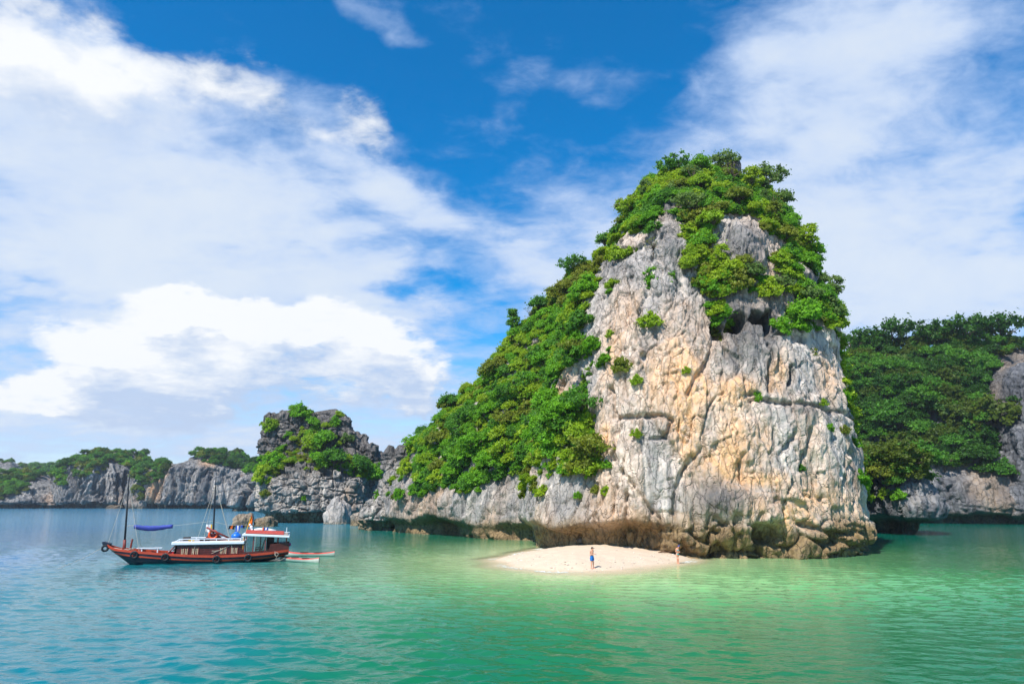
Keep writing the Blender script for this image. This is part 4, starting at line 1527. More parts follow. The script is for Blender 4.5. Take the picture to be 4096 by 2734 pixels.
# skyline trees that stand clear against the sky: (px, py of foot, width in px, shape, leaf, label)
SKY = [
    (2800, 700, 105, 'round', 'bright', 'tallest bright green tree on the tip of the tower'), (2890, 690, 120, 'spread', 'blue', 'airy grey-green tree right of the tallest tree on the tower tip'),
    (2700, 690, 130, 'spread', 'deep', 'dark spreading tree left of the tallest tree on the tower tip'), (3060, 740, 140, 'spread', 'blue', 'grey-green spreading tree on the right shoulder of the summit beside a bare rock'),
    (2585, 730, 90, 'bush', 'yellow', 'pale green bushy tree on the left shoulder of the summit'), (3140, 820, 110, 'round', 'blue', 'grey-green tree on the skyline of the tower right shoulder'),
    (2520, 800, 90, 'spread', 'blue', 'thin grey-green tree on the skyline left of the summit'), (3290, 960, 100, 'round', 'bright', 'green tree on the skyline halfway down the tower right edge'),
    (2420, 930, 90, 'round', 'deep', 'dark tree on the skyline at the upper left edge of the tower'), (3320, 1075, 90, 'round', 'blue', 'grey-green tree low on the tower right skyline'),
    (2290, 1060, 110, 'spread', 'deep', 'dark jutting tree on the skyline just left of the cliff top'), (2160, 1230, 100, 'round', 'deep', 'dark jutting tree on the skyline of the upper flank'),
    (2070, 1330, 100, 'tall', 'deep', 'dark upright tree on the skyline halfway up the flank'), (1800, 1590, 100, 'round', 'deep', 'dark tree at the step in the skyline of the lower flank'),
    (2775, 770, 120, 'bare', 'olive', 'leafless grey-twigged tree just under the tower summit'), (2930, 740, 110, 'bare', 'olive', 'dry leafless tree beside the rock block on the summit'),
    (3090, 850, 90, 'bare', 'olive', 'dry leafless tree on the right shoulder of the tower'), (2610, 1010, 80, 'bare', 'olive', 'dry twiggy tree at the top of the cliff left of the left pinnacle'),
    (2480, 900, 80, 'bare', 'olive', 'thin leafless tree at the upper left skyline of the tower'), (2130, 1270, 80, 'bare', 'olive', 'thin leafless tree on the skyline of the upper flank'),
    (3420, 1290, 150, 'spread', 'dark', 'first dark tree on the right hill crest beside the tower'), (3560, 1310, 170, 'spread', 'dark', 'broad flat dark tree on the right hill crest left of its middle'),
    (3720, 1300, 150, 'spread', 'dark', 'open-branched dark tree at the middle of the right hill crest'), (3850, 1300, 170, 'spread', 'dark', 'wide dark tree right of the middle of the right hill crest'),
    (3995, 1290, 160, 'spread', 'dark', 'rounded dark tree standing highest at the right end of the hill crest'),
]
for (qx, qy, wpx, shape, leaf, lab) in SKY:
    h = None
    for dy in range(0, 360, 8):
        h = first_rock(qx - (0 if qx < 2850 or qx > 3400 else dy * .5), qy + dy)
        if h is not None and h[0] in ('tower', 'flank', 'right_hill', 'right_cliff'):
            break
    if h is None:
        continue
    key, loc, nrm, dist = h
    plant('tree', loc - Vector((0, 0, .5 if qx < 3330 else 1.8)), wpx / FPX * dist * .85, shape, leaf, rs.randint(3), rs.uniform(0, 6.28), Vector((0, 0, 1)) + nrm * .2, lab, 'tree', None, 1.15)

# shrubs rooted in the bare cliffs: (px, py, width px, shape, leaf, label)
SHRUBS = [
    (2600, 1110, 120, 'trail', 'bright', 'green shrub spilling down the notch left of the left rock pinnacle'), (2600, 1310, 100, 'bush', 'yellow', 'yellow-green shrub clump alone on the upper left of the bare cliff'),
    (2490, 1485, 90, 'bush', 'olive', 'dull green shrub on a ledge at the left third of the bare cliff'), (2550, 1535, 60, 'bush', 'yellow', 'small shrub just right of and below the dull green ledge shrub'),
    (2440, 1345, 45, 'bush', 'yellow', 'tiny shrub near the upper left edge of the bare cliff'), (2745, 1490, 40, 'bush', 'yellow', 'tiny shrub in the middle of the bare cliff face'),
    (3035, 1600, 50, 'bush', 'bright', 'small bright shrub on the long horizontal crack of the cliff'), (3110, 1330, 90, 'bush', 'bright', 'bright shrub beside the dark cave hollows'),
    (3225, 1310, 150, 'round', 'bright', 'big round bright shrub right of the dark cave hollows'), (2545, 1745, 50, 'bush', 'yellow', 'small shrub at the left middle of the cliff by a jutting slab'),
    (2425, 1870, 50, 'bush', 'bright', 'round green tuft at the lower left of the cliff'), (2385, 1970, 50, 'bush', 'olive', 'reddish olive tuft low on the cliff above the sand'),
    (2425, 1975, 50, 'bush', 'yellow', 'yellow tuft low on the cliff above the sand'), (2870, 1330, 150, 'trail', 'olive', 'olive shrub hanging at the tip of the green gully'),
    (3380, 1450, 120, 'trail', 'yellow', 'yellow-green creeper hanging at the right edge of the cliff, upper of three'), (3410, 1560, 110, 'trail', 'yellow', 'yellow-green creeper hanging at the right edge of the cliff, middle of three'),
    (3440, 1670, 90, 'trail', 'yellow', 'yellow-green creeper hanging at the right edge of the cliff, lowest of three'), (3260, 1410, 60, 'trail', 'olive', 'olive creeper on the upper right of the cliff'),
    (3320, 1720, 40, 'bush', 'bright', 'tiny shrub on the right part of the cliff at mid height'), (3380, 1730, 45, 'bush', 'olive', 'tiny olive shrub near the right edge of the cliff at mid height'),
    (3200, 1880, 45, 'bush', 'deep', 'tiny dark shrub on the lower right of the cliff'), (3295, 1620, 40, 'bush', 'yellow', 'tiny shrub on the ledge at the right end of the long crack'),
    (2250, 1700, 160, 'round', 'bright', 'tall bright shrub in the gully at the left edge of the cliff'), (2310, 1790, 170, 'round', 'yellow', 'broad shrub in the middle of the left gully'),
    (2350, 1880, 160, 'bush', 'olive', 'dark olive shrub at the bottom of the left gully'), (2210, 1820, 120, 'bush', 'bright', 'green shrub on the rib left of the left gully'),
    (2200, 1900, 90, 'trail', 'bright', 'green creeper running down the rock left of the gully'), (2310, 1990, 40, 'bush', 'bright', 'small green tuft above the sand at the left of the cliff'),
    (2960, 1150, 110, 'bush', 'olive', 'olive shrub on the ledge under the right rock pinnacle'), (3080, 1190, 110, 'bush', 'yellow', 'light green shrub on the ledge right of the olive one'),
    (2470, 1040, 90, 'bush', 'yellow', 'yellow-green shrub on the left corner of the cliff top'), (2690, 1100, 60, 'trail', 'bright', 'creeper on the left rock pinnacle'),
    (1085, 1715, 90, 'bush', 'yellow', 'yellow-green bush on the left face of the castle-like islet'), (1200, 1668, 110, 'bush', 'bright', 'bright bush on the flat top of the castle-like islet'),
    (1245, 1720, 100, 'round', 'bright', 'round bush in the middle of the castle-like islet crown'), (1345, 1700, 80, 'bush', 'bright', 'bush on the right edge of the castle-like islet crown'),
    (1230, 1810, 150, 'round', 'yellow', 'broad yellow-green tree-like shrub on the castle islet shelf'), (1300, 1800, 150, 'round', 'bright', 'broad green shrub right of the middle of the castle islet shelf'),
    (1330, 1880, 160, 'round', 'deep', 'dark round shrub on the castle islet shelf above the pale block'), (1250, 1880, 140, 'round', 'bright', 'green shrub at the front of the castle islet shelf'),
    (1100, 1860, 120, 'bush', 'bright', 'green shrub on the left shoulder of the castle islet'), (1060, 1920, 130, 'bush', 'yellow', 'yellow-green shrub hanging at the left edge of the castle islet'),
    (1420, 1890, 140, 'round', 'deep', 'dark shrub on the right shelf of the castle islet'), (1500, 1920, 120, 'bush', 'bright', 'green shrub between the castle islet and the rock spur'),
    (1390, 1770, 80, 'bush', 'blue', 'grey-green bush clinging to the right crag of the castle islet'), (1510, 1980, 80, 'trail', 'bright', 'creeper hanging in the cleft left of the rock spur'),
    (1630, 1890, 70, 'bush', 'yellow', 'yellow tuft on the rock spur'), (1600, 1990, 60, 'bush', 'bright', 'green tuft low on the rock spur'),
    (1060, 1985, 60, 'bush', 'olive', 'dry olive tuft on the pale block of the castle islet'), (1215, 2000, 40, 'bush', 'bright', 'small green tuft on the pale block of the castle islet'),
    (3990, 1700, 150, 'bush', 'darkolive', 'dark shrub on the grey cliff at the right edge'), (3600, 2000, 60, 'bush', 'bright', 'green tuft on the low rocks between tower and wooded hill'),
    (3545, 1985, 50, 'bush', 'yellow', 'yellow tuft on the low rocks right behind the tower'), (4010, 1900, 80, 'bush', 'deep', 'green shrub low on the grey cliff at the right edge'),
    (4060, 1620, 90, 'trail', 'dark', 'dark creeper high on the grey cliff at the right edge'),
]
for (qx, qy, wpx, shape, leaf, lab) in SHRUBS:
    h = first_rock(qx, qy)
    for dx_ in range(0, 160, 8):                     # walk in to the tower edge
        if 3300 < qx < 3450 and qy < 1750 and (h is None or h[0] != 'tower'):
            h = first_rock(qx - dx_, qy)
    if h is None:
        continue
    key, loc, nrm, dist = h
    tl = Vector((0, 0, 1)) + nrm * (.7 if shape != 'trail' else .15)
    plant('shrub', loc - nrm * .15, wpx / FPX * dist * (.62 if qx < 1560 else .85), shape, leaf, rs.randint(3), rs.uniform(0, 6.28), tl, lab, 'shrub', None, 1.25 if shape == 'bush' else 1.0)

# ------------------------------------------------------------------ loose rocks and boulders
def boulder(name, loc, rad, seed, mat, label, group=None, rz=0.0, tint=(0, .2, 0), brown_to=None, res=46, rough=.28, cat='boulder'):
    nu, nv = res, res // 2
    th = np.linspace(0, 2 * math.pi, nu, endpoint=False)
    ph = np.linspace(0.02, math.pi - .02, nv)
    T, Pp = np.meshgrid(th, ph)
    U = np.stack([np.sin(Pp) * np.cos(T), np.sin(Pp) * np.sin(T), -np.cos(Pp)], 2).reshape(-1, 3)
    U = np.sign(U) * np.abs(U) ** .72
    a1, a2, ia, ja, vv = worley_v(U * 1.5 + seed * 3.1, seed)
    tl = np.stack([ia, ja, (ia * 7.3 + ja * 3.1) % 1], 1) - .5
    d = 1 + rough * ((ia - .5) * .5 + (vv * tl).sum(1) * 1.3 - .35 * (1 - sstep(0, .12, a2 - a1))) + .30 * fbm(U * 1.3 + seed, 3, seed + 1)
    b1, b2, ib, jb = worley(U * 4.2 + seed, seed + 2)
    d += rough * .25 * ((ib - .5) - .6 * (1 - sstep(0, .12, b2 - b1)))
    V = U * d[:, None] * np.array(rad)
    tn = np.tile(np.array(tint, float), (len(V), 1))
    if brown_to is not None:
        tn[:, 2] = np.maximum(tn[:, 2], sstep(brown_to, brown_to - .7, V[:, 2] + loc[2]) * .9)
    idx = np.arange(nu * nv).reshape(nv, nu)
    a, b_ = idx[:-1], np.roll(idx, -1, 1)[:-1]
    c_, e = np.roll(idx, -1, 1)[1:], idx[1:]
    F = np.stack([a, b_, c_, e], 2).reshape(-1, 4)
    V = np.concatenate([V, V[:nu].mean(0)[None], V[-nu:].mean(0)[None]])
    tn = np.concatenate([tn, tn[-2:]])
    k = nu * nv
    T_ = np.concatenate([np.stack([np.roll(idx[0], -1), idx[0], np.full(nu, k)], 1), np.stack([idx[-1], np.roll(idx[-1], -1), np.full(nu, k + 1)], 1)])
    o = link(name, np_mesh(name, V, F, mat, {'tint': tn}, True, T_))
    o.location = loc
    o.rotation_euler = (0, 0, rz)
    return tag(o, label, cat, group)


def on_water(px, py, wpx, hpx, depth_ratio=.8):
    g = ground(px, py)
    s = g.y * CP / FPX
    return g, (wpx / 2 * s, wpx / 2 * s * depth_ratio, hpx * s)


def water_rock(px, py, wpx, hpx, seed, mat, label, tint=(0, .2, 0), brown=None, group=None, dr=.8, rz=0., rough=.28):
    g, r = on_water(px, py, wpx, hpx, dr)
    return boulder('boulder', (g.x, g.y + r[1] * .8, r[2] * .12), (r[0], r[1], r[2] * .9), seed, mat, label, group, rz, tint, brown, rough=rough)


water_rock(1338, 2095, 108, 86, 3, ROCK_MAIN, 'large pale cracked boulder at the foot of the castle-like islet', (0, .25, 0), .8, rough=.22)
water_rock(1440, 2102, 90, 50, 4, ROCK_GREY, 'low brown-footed boulder between the big pale boulder and the rock spur', (.3, .2, .2), 1.6)
water_rock(1478, 2098, 60, 64, 5, ROCK_GREY, 'grey boulder wedged against the left of the rock spur', (0, .2, 0), 1.2)
water_rock(961, 2106, 84, 46, 6, ROCK_GREY, 'leaning wedge-shaped sea rock behind the boat flag', (.3, .1, .55), 1.2, None, .6, .3)
water_rock(1050, 2105, 92, 36, 7, ROCK_GREY, 'low ledged brown sea rock left of the castle-like islet', (.3, .1, .7), 1.6, None, .7, .0)
water_rock(1935, 2142, 46, 15, 8, ROCK_MAIN, 'flat brown rock at the left of the row in the sea cave mouth', (.2, 0, .85), 9)
water_rock(1964, 2141, 34, 15, 9, ROCK_MAIN, 'small reddish rock left of the round rock in the sea cave mouth', (.6, .1, .7), 9)
water_rock(1994, 2140, 44, 24, 10, ROCK_MAIN, 'round orange-brown rock in the middle of the sea cave mouth', (.8, 0, .45), 9)
water_rock(2027, 2140, 36, 18, 11, ROCK_MAIN, 'brown rock just right of the round rock in the sea cave mouth', (.3, .1, .85), 9)
water_rock(2056, 2143, 32, 14, 12, ROCK_MAIN, 'smallest brown rock at the right of the row in the sea cave mouth', (.3, .2, .9), 9)
water_rock(540, 2033, 92, 46, 13, ROCK_FAR, 'pale pointed sea rock at the foot of the far hills behind the foremast', (.2, 0, 0), 2.0)
water_rock(448, 2033, 60, 13, 14, ROCK_FAR, 'low tan sea rock left of the pale pointed one at the far hills', (.8, 0, .4), 4.0)
water_rock(3115, 2222, 46, 18, 15, ROCK_MAIN, 'pale brown rock awash in front of the tower foot', (.2, 0, .7), 9)
water_rock(3230, 2224, 150, 34, 16, ROCK_MAIN, 'long low brown rock shelf in front of the tower foot', (.2, 0, .9), 9, None, .35, -.05)
water_rock(3390, 2212, 46, 17, 17, ROCK_MAIN, 'small grey-brown rock near the right corner of the tower foot', (.1, .2, .6), 9)
water_rock(3460, 2204, 44, 28, 18, ROCK_MAIN, 'knobbly brown rock at the very right corner of the tower foot', (.2, .1, .8), 9)
water_rock(2790, 2222, 180, 58, 19, ROCK_MAIN, 'rounded ochre block standing beside the woman at the sandbar end', (.5, 0, .85), 9, None, .45, 0, .2)
g = ground(2338, 2168, 1.0)
boulder('boulder', (g.x, g.y, 1.15), (.8, .5, .35), 21, ROCK_MAIN, 'dark flat stone at the top of the sand behind the man', None, .2, (0, .8, .6))
h = next(q for q in (first_rock(2940, y_) for y_ in range(680, 1000, 8)) if q is not None and q[0] == 'tower')
boulder('boulder', h[1] + Vector((0, .5, 1.0)), (1.0, 1.2, 2.0), 22, ROCK_GREY, 'dark upright rock block against the sky right of the tower tip', None, .4, (0, .9, 0), cat='rock block')

# ------------------------------------------------------------------ the junk-like tour boat
BLACK = plain('black_hull_paint', (.010, .016, .028), .45, .5, .25, 3.0)
ORANGE = plain('orange_red_paint', (.45, .056, .02), .5, .4, .18, 5.0)
MAROON = plain('varnished_maroon_wood', (.085, .018, .012), .4, .45, .30, 5.0, bump=.2)
WHITE = plain('white_paint', (.72, .75, .78), .45, .4, .08, 3.0)
TEAL = plain('teal_boot_stripe', (.03, .33, .30), .5, .4, .2)
DECK = plain('worn_deck_wood', (.22, .13, .08), .8, .2, .3, 3.0)
MAST = plain('dark_mast_wood', (.022, .026, .032), .5, .4, .3, 3.0)
REDWOOD = plain('red_brown_wood', (.20, .035, .025), .5, .4, .25, 4.0)
ROPE = plain('pale_rope', (.48, .42, .33), .9, .1, .2, 20)
RUBBER = plain('tyre_rubber', (.022, .025, .028), .7, .3, .3, 8)
BLUE = plain('blue_tarpaulin', (.045, .065, .30), .6, .3, .2, 2.5, bump=.5)
BLUEP = plain('blue_plastic', (.012, .14, .55), .35, .5, .08)
RING = plain('lifebuoy_orange', (.72, .10, .02), .5, .4, .08)
CREAM = plain('cream_curtain', (.62, .47, .30), .9, .1, .2, 12)
DARKIN = plain('dark_interior', (.03, .018, .014), .8, .2, .2)
REDMAT = plain('red_roof_mat', (.42, .07, .055), .8, .2, .25, 9, bump=.6)
CLOTHW = plain('white_cloth', (.75, .74, .72), .9, .1, .1, 8)
CLOTHY = plain('yellow_cloth', (.70, .42, .04), .9, .1, .1, 8)
CLOTHK = plain('black_cloth', (.02, .02, .024), .9, .1, .2, 8)
CLOTHB = plain('blue_cloth', (.04, .10, .42), .9, .1, .15, 8)
CLOTHO = plain('orange_cloth', (.75, .14, .02), .9, .1, .12, 8)
STRAW = plain('grey_thatch_roofing', (.26, .23, .20), .9, .1, .3, 14)
GLASS = bpy.data.materials.new('thin_window_glass')
GLASS.use_nodes = True
n = NT(GLASS.node_tree)
n.n.remove(n.n['Principled BSDF'])
gl, tr, mx = n.node('ShaderNodeBsdfGlossy'), n.node('ShaderNodeBsdfTransparent'), n.node('ShaderNodeMixShader')
gl.inputs['Roughness'].default_value = .05
gl.inputs[0].default_value = (.8, .85, .85, 1)
tr.inputs[0].default_value = (.70, .78, .76, 1)
fr = n.node('ShaderNodeFresnel')
fr.inputs[0].default_value = 1.7
n.put(mx.inputs[0], fr.outputs[0])
n.put(mx.inputs[1], tr.outputs[0])
n.put(mx.inputs[2], gl.outputs[0])
n.put(n.n['Material Output'].inputs[0], mx.outputs[0])

BOAT_LOC, BOAT_RZ = Vector((-32.56, 57.07, 0.0)), R(17.0)
boat = empty('tour_boat', BOAT_LOC, BOAT_RZ)
tag(boat, 'black and orange wooden junk-style tour boat with two bare masts moored in the bay', 'boat')
interp = lambda x, xs, ys: float(np.interp(x, xs, ys))
GX_, GZ_ = [0, .35, .8, 2.3, 4.6, 6.5, 8.4, 10.8, 12.5, 14.0], [1.60, 1.42, 1.24, 1.05, .84, .68, .60, .64, .76, .94]
BX_, BY_ = [0, .5, 1.2, 2.5, 4.5, 7, 10, 12.5, 14.0], [.22, .50, .82, 1.16, 1.40, 1.50, 1.50, 1.36, 1.12]
KX_, KZ_ = [0, 2.3, 3.5, 9.5, 12.4, 14.0], [1.38, -.36, -.45, -.45, -.02, .50]
gz = lambda x: interp(x, GX_, GZ_)
by = lambda x: interp(x, BX_, BY_)
kz = lambda x: interp(x, KX_, KZ_)


def hull_pt(x, u, side, off=0.0):
    return Vector((x, side * (by(x) * (1 - u ** 3) ** .75 + off), gz(x) + (kz(x) - gz(x)) * u))


xs = list(np.linspace(0, 14, 43))
m = MB()
rings = []
for x_ in xs:
    us = np.linspace(0, 1, 9)
    rings.append([hull_pt(x_, u, -1) for u in us] + [hull_pt(x_, u, 1) for u in us[::-1][1:]])
m.loft(rings, closed=False)
nr = len(rings[0])
m.add([p_ for p_ in rings[0]], [tuple(range(nr))])
m.add([p_ for p_ in rings[-1]], [tuple(range(nr - 1, -1, -1))])
m.build('hull', BLACK, boat, True)
m = MB()
m.loft([[Vector((x_, -by(x_) * .985, gz(x_) - .16)), Vector((x_, by(x_) * .985, gz(x_) - .16)), Vector((x_, by(x_) * .985, gz(x_) - .20)), Vector((x_, -by(x_) * .985, gz(x_) - .20))] for x_ in xs[1:]])
m.build('deck', DECK, boat)


def hull_band(name, mat, z0f, z1f, off, x0, x1):
    mb = MB()
    for sd_ in (-1, 1):
        rr = []
        for x_ in np.linspace(x0, x1, 40):
            h_ = gz(x_) - kz(x_)
            u0, u1 = (gz(x_) - z0f(x_)) / h_, (gz(x_) - z1f(x_)) / h_
            u0, u1 = max(0.0, min(.98, u0)), max(0.0, min(.99, u1))
            a, b_ = hull_pt(x_, u0, sd_, off), hull_pt(x_, u1, sd_, off)
            c_, d_ = hull_pt(x_, u1, sd_, -.02), hull_pt(x_, u0, sd_, -.02)
            if z0f(x_) >= gz(x_):
                a.z += .04
                d_.z += .04
            rr.append([a, b_, c_, d_])
        mb.loft(rr)
    return mb.build(name, mat, boat)


hull_band('rub_rail', ORANGE, lambda x_: gz(x_) + .02, lambda x_: gz(x_) - .14, .045, .12, 14.0)
hull_band('rub_rail', ORANGE, lambda x_: gz(x_) - .33 + .02 * (x_ < 3), lambda x_: gz(x_) - .43, .04, .45, 13.9)
hull_band('waterline_stripe', TEAL, lambda x_: .07, lambda x_: -.08, .012, 3.0, 11.8)
# bow head, posts, bench
m = MB()
m.box((.05, 0, 1.62), (.55, .62, .22), Matrix.Rotation(R(18), 3, 'Y'))
m.tube([(-.15, 0, 1.55), (-.32, 0, 1.75)], [.12, .07], 8)
m.build('bow_head', BLACK, boat, bevel=.04)
MB().tube([(1.72, .1, .95), (1.80, .1, 1.95)], [.085, .07], 8).build('bollard_post', REDWOOD, boat)
m = MB()
m.box((3.3, -.75, 1.27), (1.85, .30, .05))
for bx_ in (2.75, 3.9):
    m.box((bx_, -.75, 1.02), (.07, .24, .46))
    m.tube([(bx_, -.75, 1.1), (bx_ - .22, -.75, 1.25)], .025, 6)
m.build('deck_bench', WHITE, boat)
# masts and their stays
for (x_, y_, z0, z1, rk, r0, nm) in ((1.32, 0, .95, 7.15, -.30, .085, 'foremast'), (7.92, .1, .6, 7.0, -.28, .08, 'mainmast')):
    ms = MB().tube([(x_, y_, z0), (x_ + rk * .5, y_, (z0 + z1) / 2), (x_ + rk * .93, y_, z1 - .6), (x_ + rk, y_, z1)], [r0, r0 * .85, r0 * .6, r0 * .45], 10).build('mast', MAST, boat, True)
    if nm == 'foremast':
        MB().tube([(x_ + .005, y_, z0 - .02), (x_ - .05, y_, z0 + .95)], [.125, .115], 10).build('mast_foot', REDWOOD, ms, True)
    top = Vector((x_ + rk * .92, y_, z1 - .65))
    ends = ((.1, -.15, 1.5), (2.6, -1.0, 1.05), (2.4, 1.0, 1.05)) if nm == 'foremast' else ((6.6, -1.35, .85), (6.9, 1.35, .85), (9.7, -1.4, .75), (9.5, 1.3, .8))
    for e in ends:
        e = Vector(e)
        mid = top.lerp(e, .5) - Vector((0, 0, .06))
        MB().tube([top, mid, e], .014, 5).build('stay', ROPE, boat)
# cabin
m = MB()
prof = [(5.35, .55), (5.35, 1.47), (10.35, 1.42), (10.35, .42)]
m.loft([[Vector((px_, yy, pz)) for px_, pz in prof] for yy in (-1.16, 1.16)])
m.build('cabin_wall', MAROON, boat)
for sd_ in (-1, 1):
    MB().tube([(4.62, sd_ * 1.16, .72), (5.28, sd_ * 1.16, 1.49)], .06, 6).build('corner_post', REDWOOD, boat)
m = MB()
m.box((5.22, 0, .98), (.03, 2.1, .86))
m.build('doorway_shade_panel', DARKIN, boat)  # flat dark panel painted in for the shade inside the open door
m = MB()
for k in range(4):                                  # lap boards of the near cabin side
    m.box((7.85, -1.172, .72 + .2 * k), (4.96, .02, .018))
m.build('wall_batten', REDWOOD, boat)
for (wx0, wx1) in ((5.66, 6.22), (6.45, 7.0), (8.58, 9.14), (9.42, 9.98)):
    cx, zc_ = (wx0 + wx1) / 2, .99
    f = MB()
    w_, h_ = wx1 - wx0, .56
    for dz in (-h_ / 2, h_ / 2):
        f.box((cx, -1.185, zc_ + dz), (w_ + .06, .05, .05))
    for dx_ in (-w_ / 2, 0, w_ / 2):
        f.box((cx + dx_, -1.187, zc_), (.05, .05, h_ - .052))
    win = f.build('window', REDWOOD, boat)
    MB().box((cx, -1.170, zc_), (w_ - .05, .008, h_ - .05)).build('pane', DARKIN, win)
    for cxx in (cx - w_ * .36, cx - w_ * .16, cx + w_ * .14, cx + w_ * .36):
        MB().box((cxx, -1.179, zc_ - .02), (.055, .01, h_ - .10)).build('curtain', CREAM, win)
m = MB()
m.box((7.70, 0, 1.61), (5.50, 2.72, .27))
m.build('cabin_roof', WHITE, boat, bevel=.05)
m = MB()
m.box((7.70, 0, 1.752), (5.3, 2.5, .012))
m.build('roof_floor', plain('grey_roof_deck', (.40, .38, .36), .8, .2, .2), boat)
for sd_ in (-1, 1):
    rl = MB().tube([(5.45, sd_ * 1.27, 1.94), (10.2, sd_ * 1.27, 1.92)], .038, 6)
    for k in range(6):
        xx = 5.5 + .93 * k
        rl.tube([(xx, sd_ * 1.27, 1.74), (xx, sd_ * 1.27, 1.93)], .03, 6)
    rl.build('roof_rail', WHITE, boat)
MB().tube([(5.2, -1.25, 1.72), (5.5, -1.27, 1.94)], .035, 6).build('rail_brace', WHITE, boat)
m = MB()
m.loft([[Vector((x_, y_, 1.756)), Vector((x_, y_ + .5, 1.756)), Vector((7.93 + (x_ - 7.93) * .3, y_ + .4, 2.30)), Vector((7.93 + (x_ - 7.93) * .3, y_ + .1, 2.30))] for x_, y_ in ((7.05, -.3), (8.75, -.3))])
m.build('mast_housing', REDWOOD, boat)
# steering shelter
PW = [(10.42, -1.22), (11.15, -1.26), (12.1, -1.26), (13.05, -1.15), (13.75, -1.05), (10.42, 1.22), (11.6, 1.26), (13.05, 1.15), (13.75, 1.05)]
for (x_, y_) in PW:
    zt = 2.10 - (x_ - 10.4) * .055
    MB().box((x_, y_, (.62 + zt) / 2), (.075, .075, zt - .62)).build('post', REDWOOD, boat)
m = MB()
m.box((10.42 - .06, -1.24, 1.55), (.03, .05, .95))
m.build('yellow_edge', CLOTHY, boat)
rot = Matrix.Rotation(R(3.15), 3, 'Y')
m = MB()
m.box((12.12, 0, 2.12), (3.75, 3.0, .17), rot)
m.build('shelter_roof', WHITE, boat, bevel=.03)
m = MB()
m.loft([[Vector((x_, -1.40, zb)), Vector((x_, -.9, zb + .16)), Vector((x_, .9, zb + .16)), Vector((x_, 1.40, zb))] for x_, zb in ((10.45, 2.305), (13.85, 2.118))])
m.build('roof_thatch', STRAW, boat)
m = MB()
for k in range(9):
    yy = -1.25 + .16 * k
    zz_ = .05 + .16 * min(1, k / 3)
    m.tube([(10.5, yy, 2.30 + zz_), (11.5, yy + .02, 2.26 + zz_), (12.6, yy - .02, 2.20 + zz_), (13.5, yy, 2.14 + zz_)], .085, 6)
m.build('roof_mat', REDMAT, boat)
m = MB()
m.box((12.45, 0, 1.32), (.55, 1.9, 1.25))
m.build('shelter_back_panel', DARKIN, boat)  # dark panel at the back of the shelter, modelled as a block
for (x0, x1) in ((10.5, 11.1), (11.2, 12.06)):
    MB().box(((x0 + x1) / 2, 1.24, 1.36), (x1 - x0, .012, 1.3)).build('pane', GLASS, boat)
m = MB()
m.loft([[Vector((x_, -by(x_) * .97, gz(x_) + z_)), Vector((x_, -by(x_) * .97 + .06, gz(x_) + z_))] for x_, z_ in ((12.35, 0), (14.0, 0))] +
       [[Vector((x_, -by(x_) * .97, z_)), Vector((x_, -by(x_) * .97 + .06, z_))] for x_, z_ in ((14.0, 1.52), (12.5, 1.44))], closed=False, caps=False)
m.add([Vector((x_, y_, z_)) for x_, y_, z_ in ((12.35, -by(12.35) * .97, gz(12.35)), (14, -by(14) * .97, gz(14)), (14, -by(14) * .97, 1.52), (12.5, -by(12.5) * .97, 1.44))], [(0, 1, 2, 3)])
m.add([Vector((x_, y_, z_)) for x_, y_, z_ in ((12.35, by(12.35) * .97, gz(12.35)), (14, by(14) * .97, gz(14)), (14, by(14) * .97, 1.52), (12.5, by(12.5) * .97, 1.44))], [(0, 3, 2, 1)])
m.add([Vector((14.0, -by(14) * .97, gz(14))), Vector((14.0, by(14) * .97, gz(14))), Vector((14.0, by(14) * .97, 1.52)), Vector((14.0, -by(14) * .97, 1.52))], [(0, 1, 2, 3)])
m.build('aft_bulwark', MAROON, boat)
m = MB()
m.loft([[Vector((x_, sd_ * by(x_) * .98, gz(x_) + .02)), Vector((x_, sd_ * by(x_) * .98, gz(x_) + hh)), Vector((x_, sd_ * (by(x_) * .98 - .04), gz(x_) + hh)), Vector((x_, sd_ * (by(x_) * .98 - .04), gz(x_) + .02))] for sd_, x_, hh in ((-1, 10.35, .22), (-1, 12.4, .16))])
m.build('coaming', MAROON, boat)
m = MB()
m.tube([(13.7, -.4, 2.1), (13.72, -.4, 2.75)], .03, 6).tube([(13.45, -.4, 2.36), (13.98, -.4, 2.32)], .03, 6)
m.build('light_pole', WHITE, boat)
m = MB()
m.tube([(7.35, -.55, 2.82), (8.3, -.6, 2.35), (9.3, -.65, 1.9)], [.07, .085, .06], 8)
m.build('boom', REDWOOD, boat, True)


def on_boat(o):
    o.location = BOAT_LOC
    o.rotation_euler = (0, 0, BOAT_RZ)
    return o


# things on, in and hung from the boat
for (x_, lab) in ((2.32, 'black tyre fender hung furthest forward on the hull side'), (4.62, 'black tyre fender hung on the hull below the cabin front'), (8.45, 'black tyre fender hung on the hull below the cabin windows'),
                  (10.85, 'black tyre fender hung on the hull below the steering shelter')):
    yy = -by(x_) - .13
    o = MB().torus((x_, yy, gz(x_) - .26), (0.1, -1, -.12), .235, .075, 22, 8).build('tyre', RUBBER, None, True)
    tag(on_boat(o), lab, 'tyre', 'tyre fenders along the boat')
    MB().tube([(x_, yy + .02, gz(x_) - .05), (x_, -by(x_) + .05, gz(x_) + .06)], .02, 5).build('lashing', ROPE, o)
o = MB().torus((.0, -.33, 1.28), (.3, -1, 0), .20, .085, 20, 8).build('tyre', RUBBER, None, True)
tag(on_boat(o), 'black tyre fender tied under the bow head', 'tyre', 'tyre fenders along the boat')
MB().tube([(.0, -.33, 1.5), (.05, -.2, 1.66)], .02, 5).build('lashing', ROPE, o)
o = MB().torus((7.9, -.42, 2.22), (.05, -1, .05), .31, .085, 26, 10).build('lifebuoy', RING, None, True)
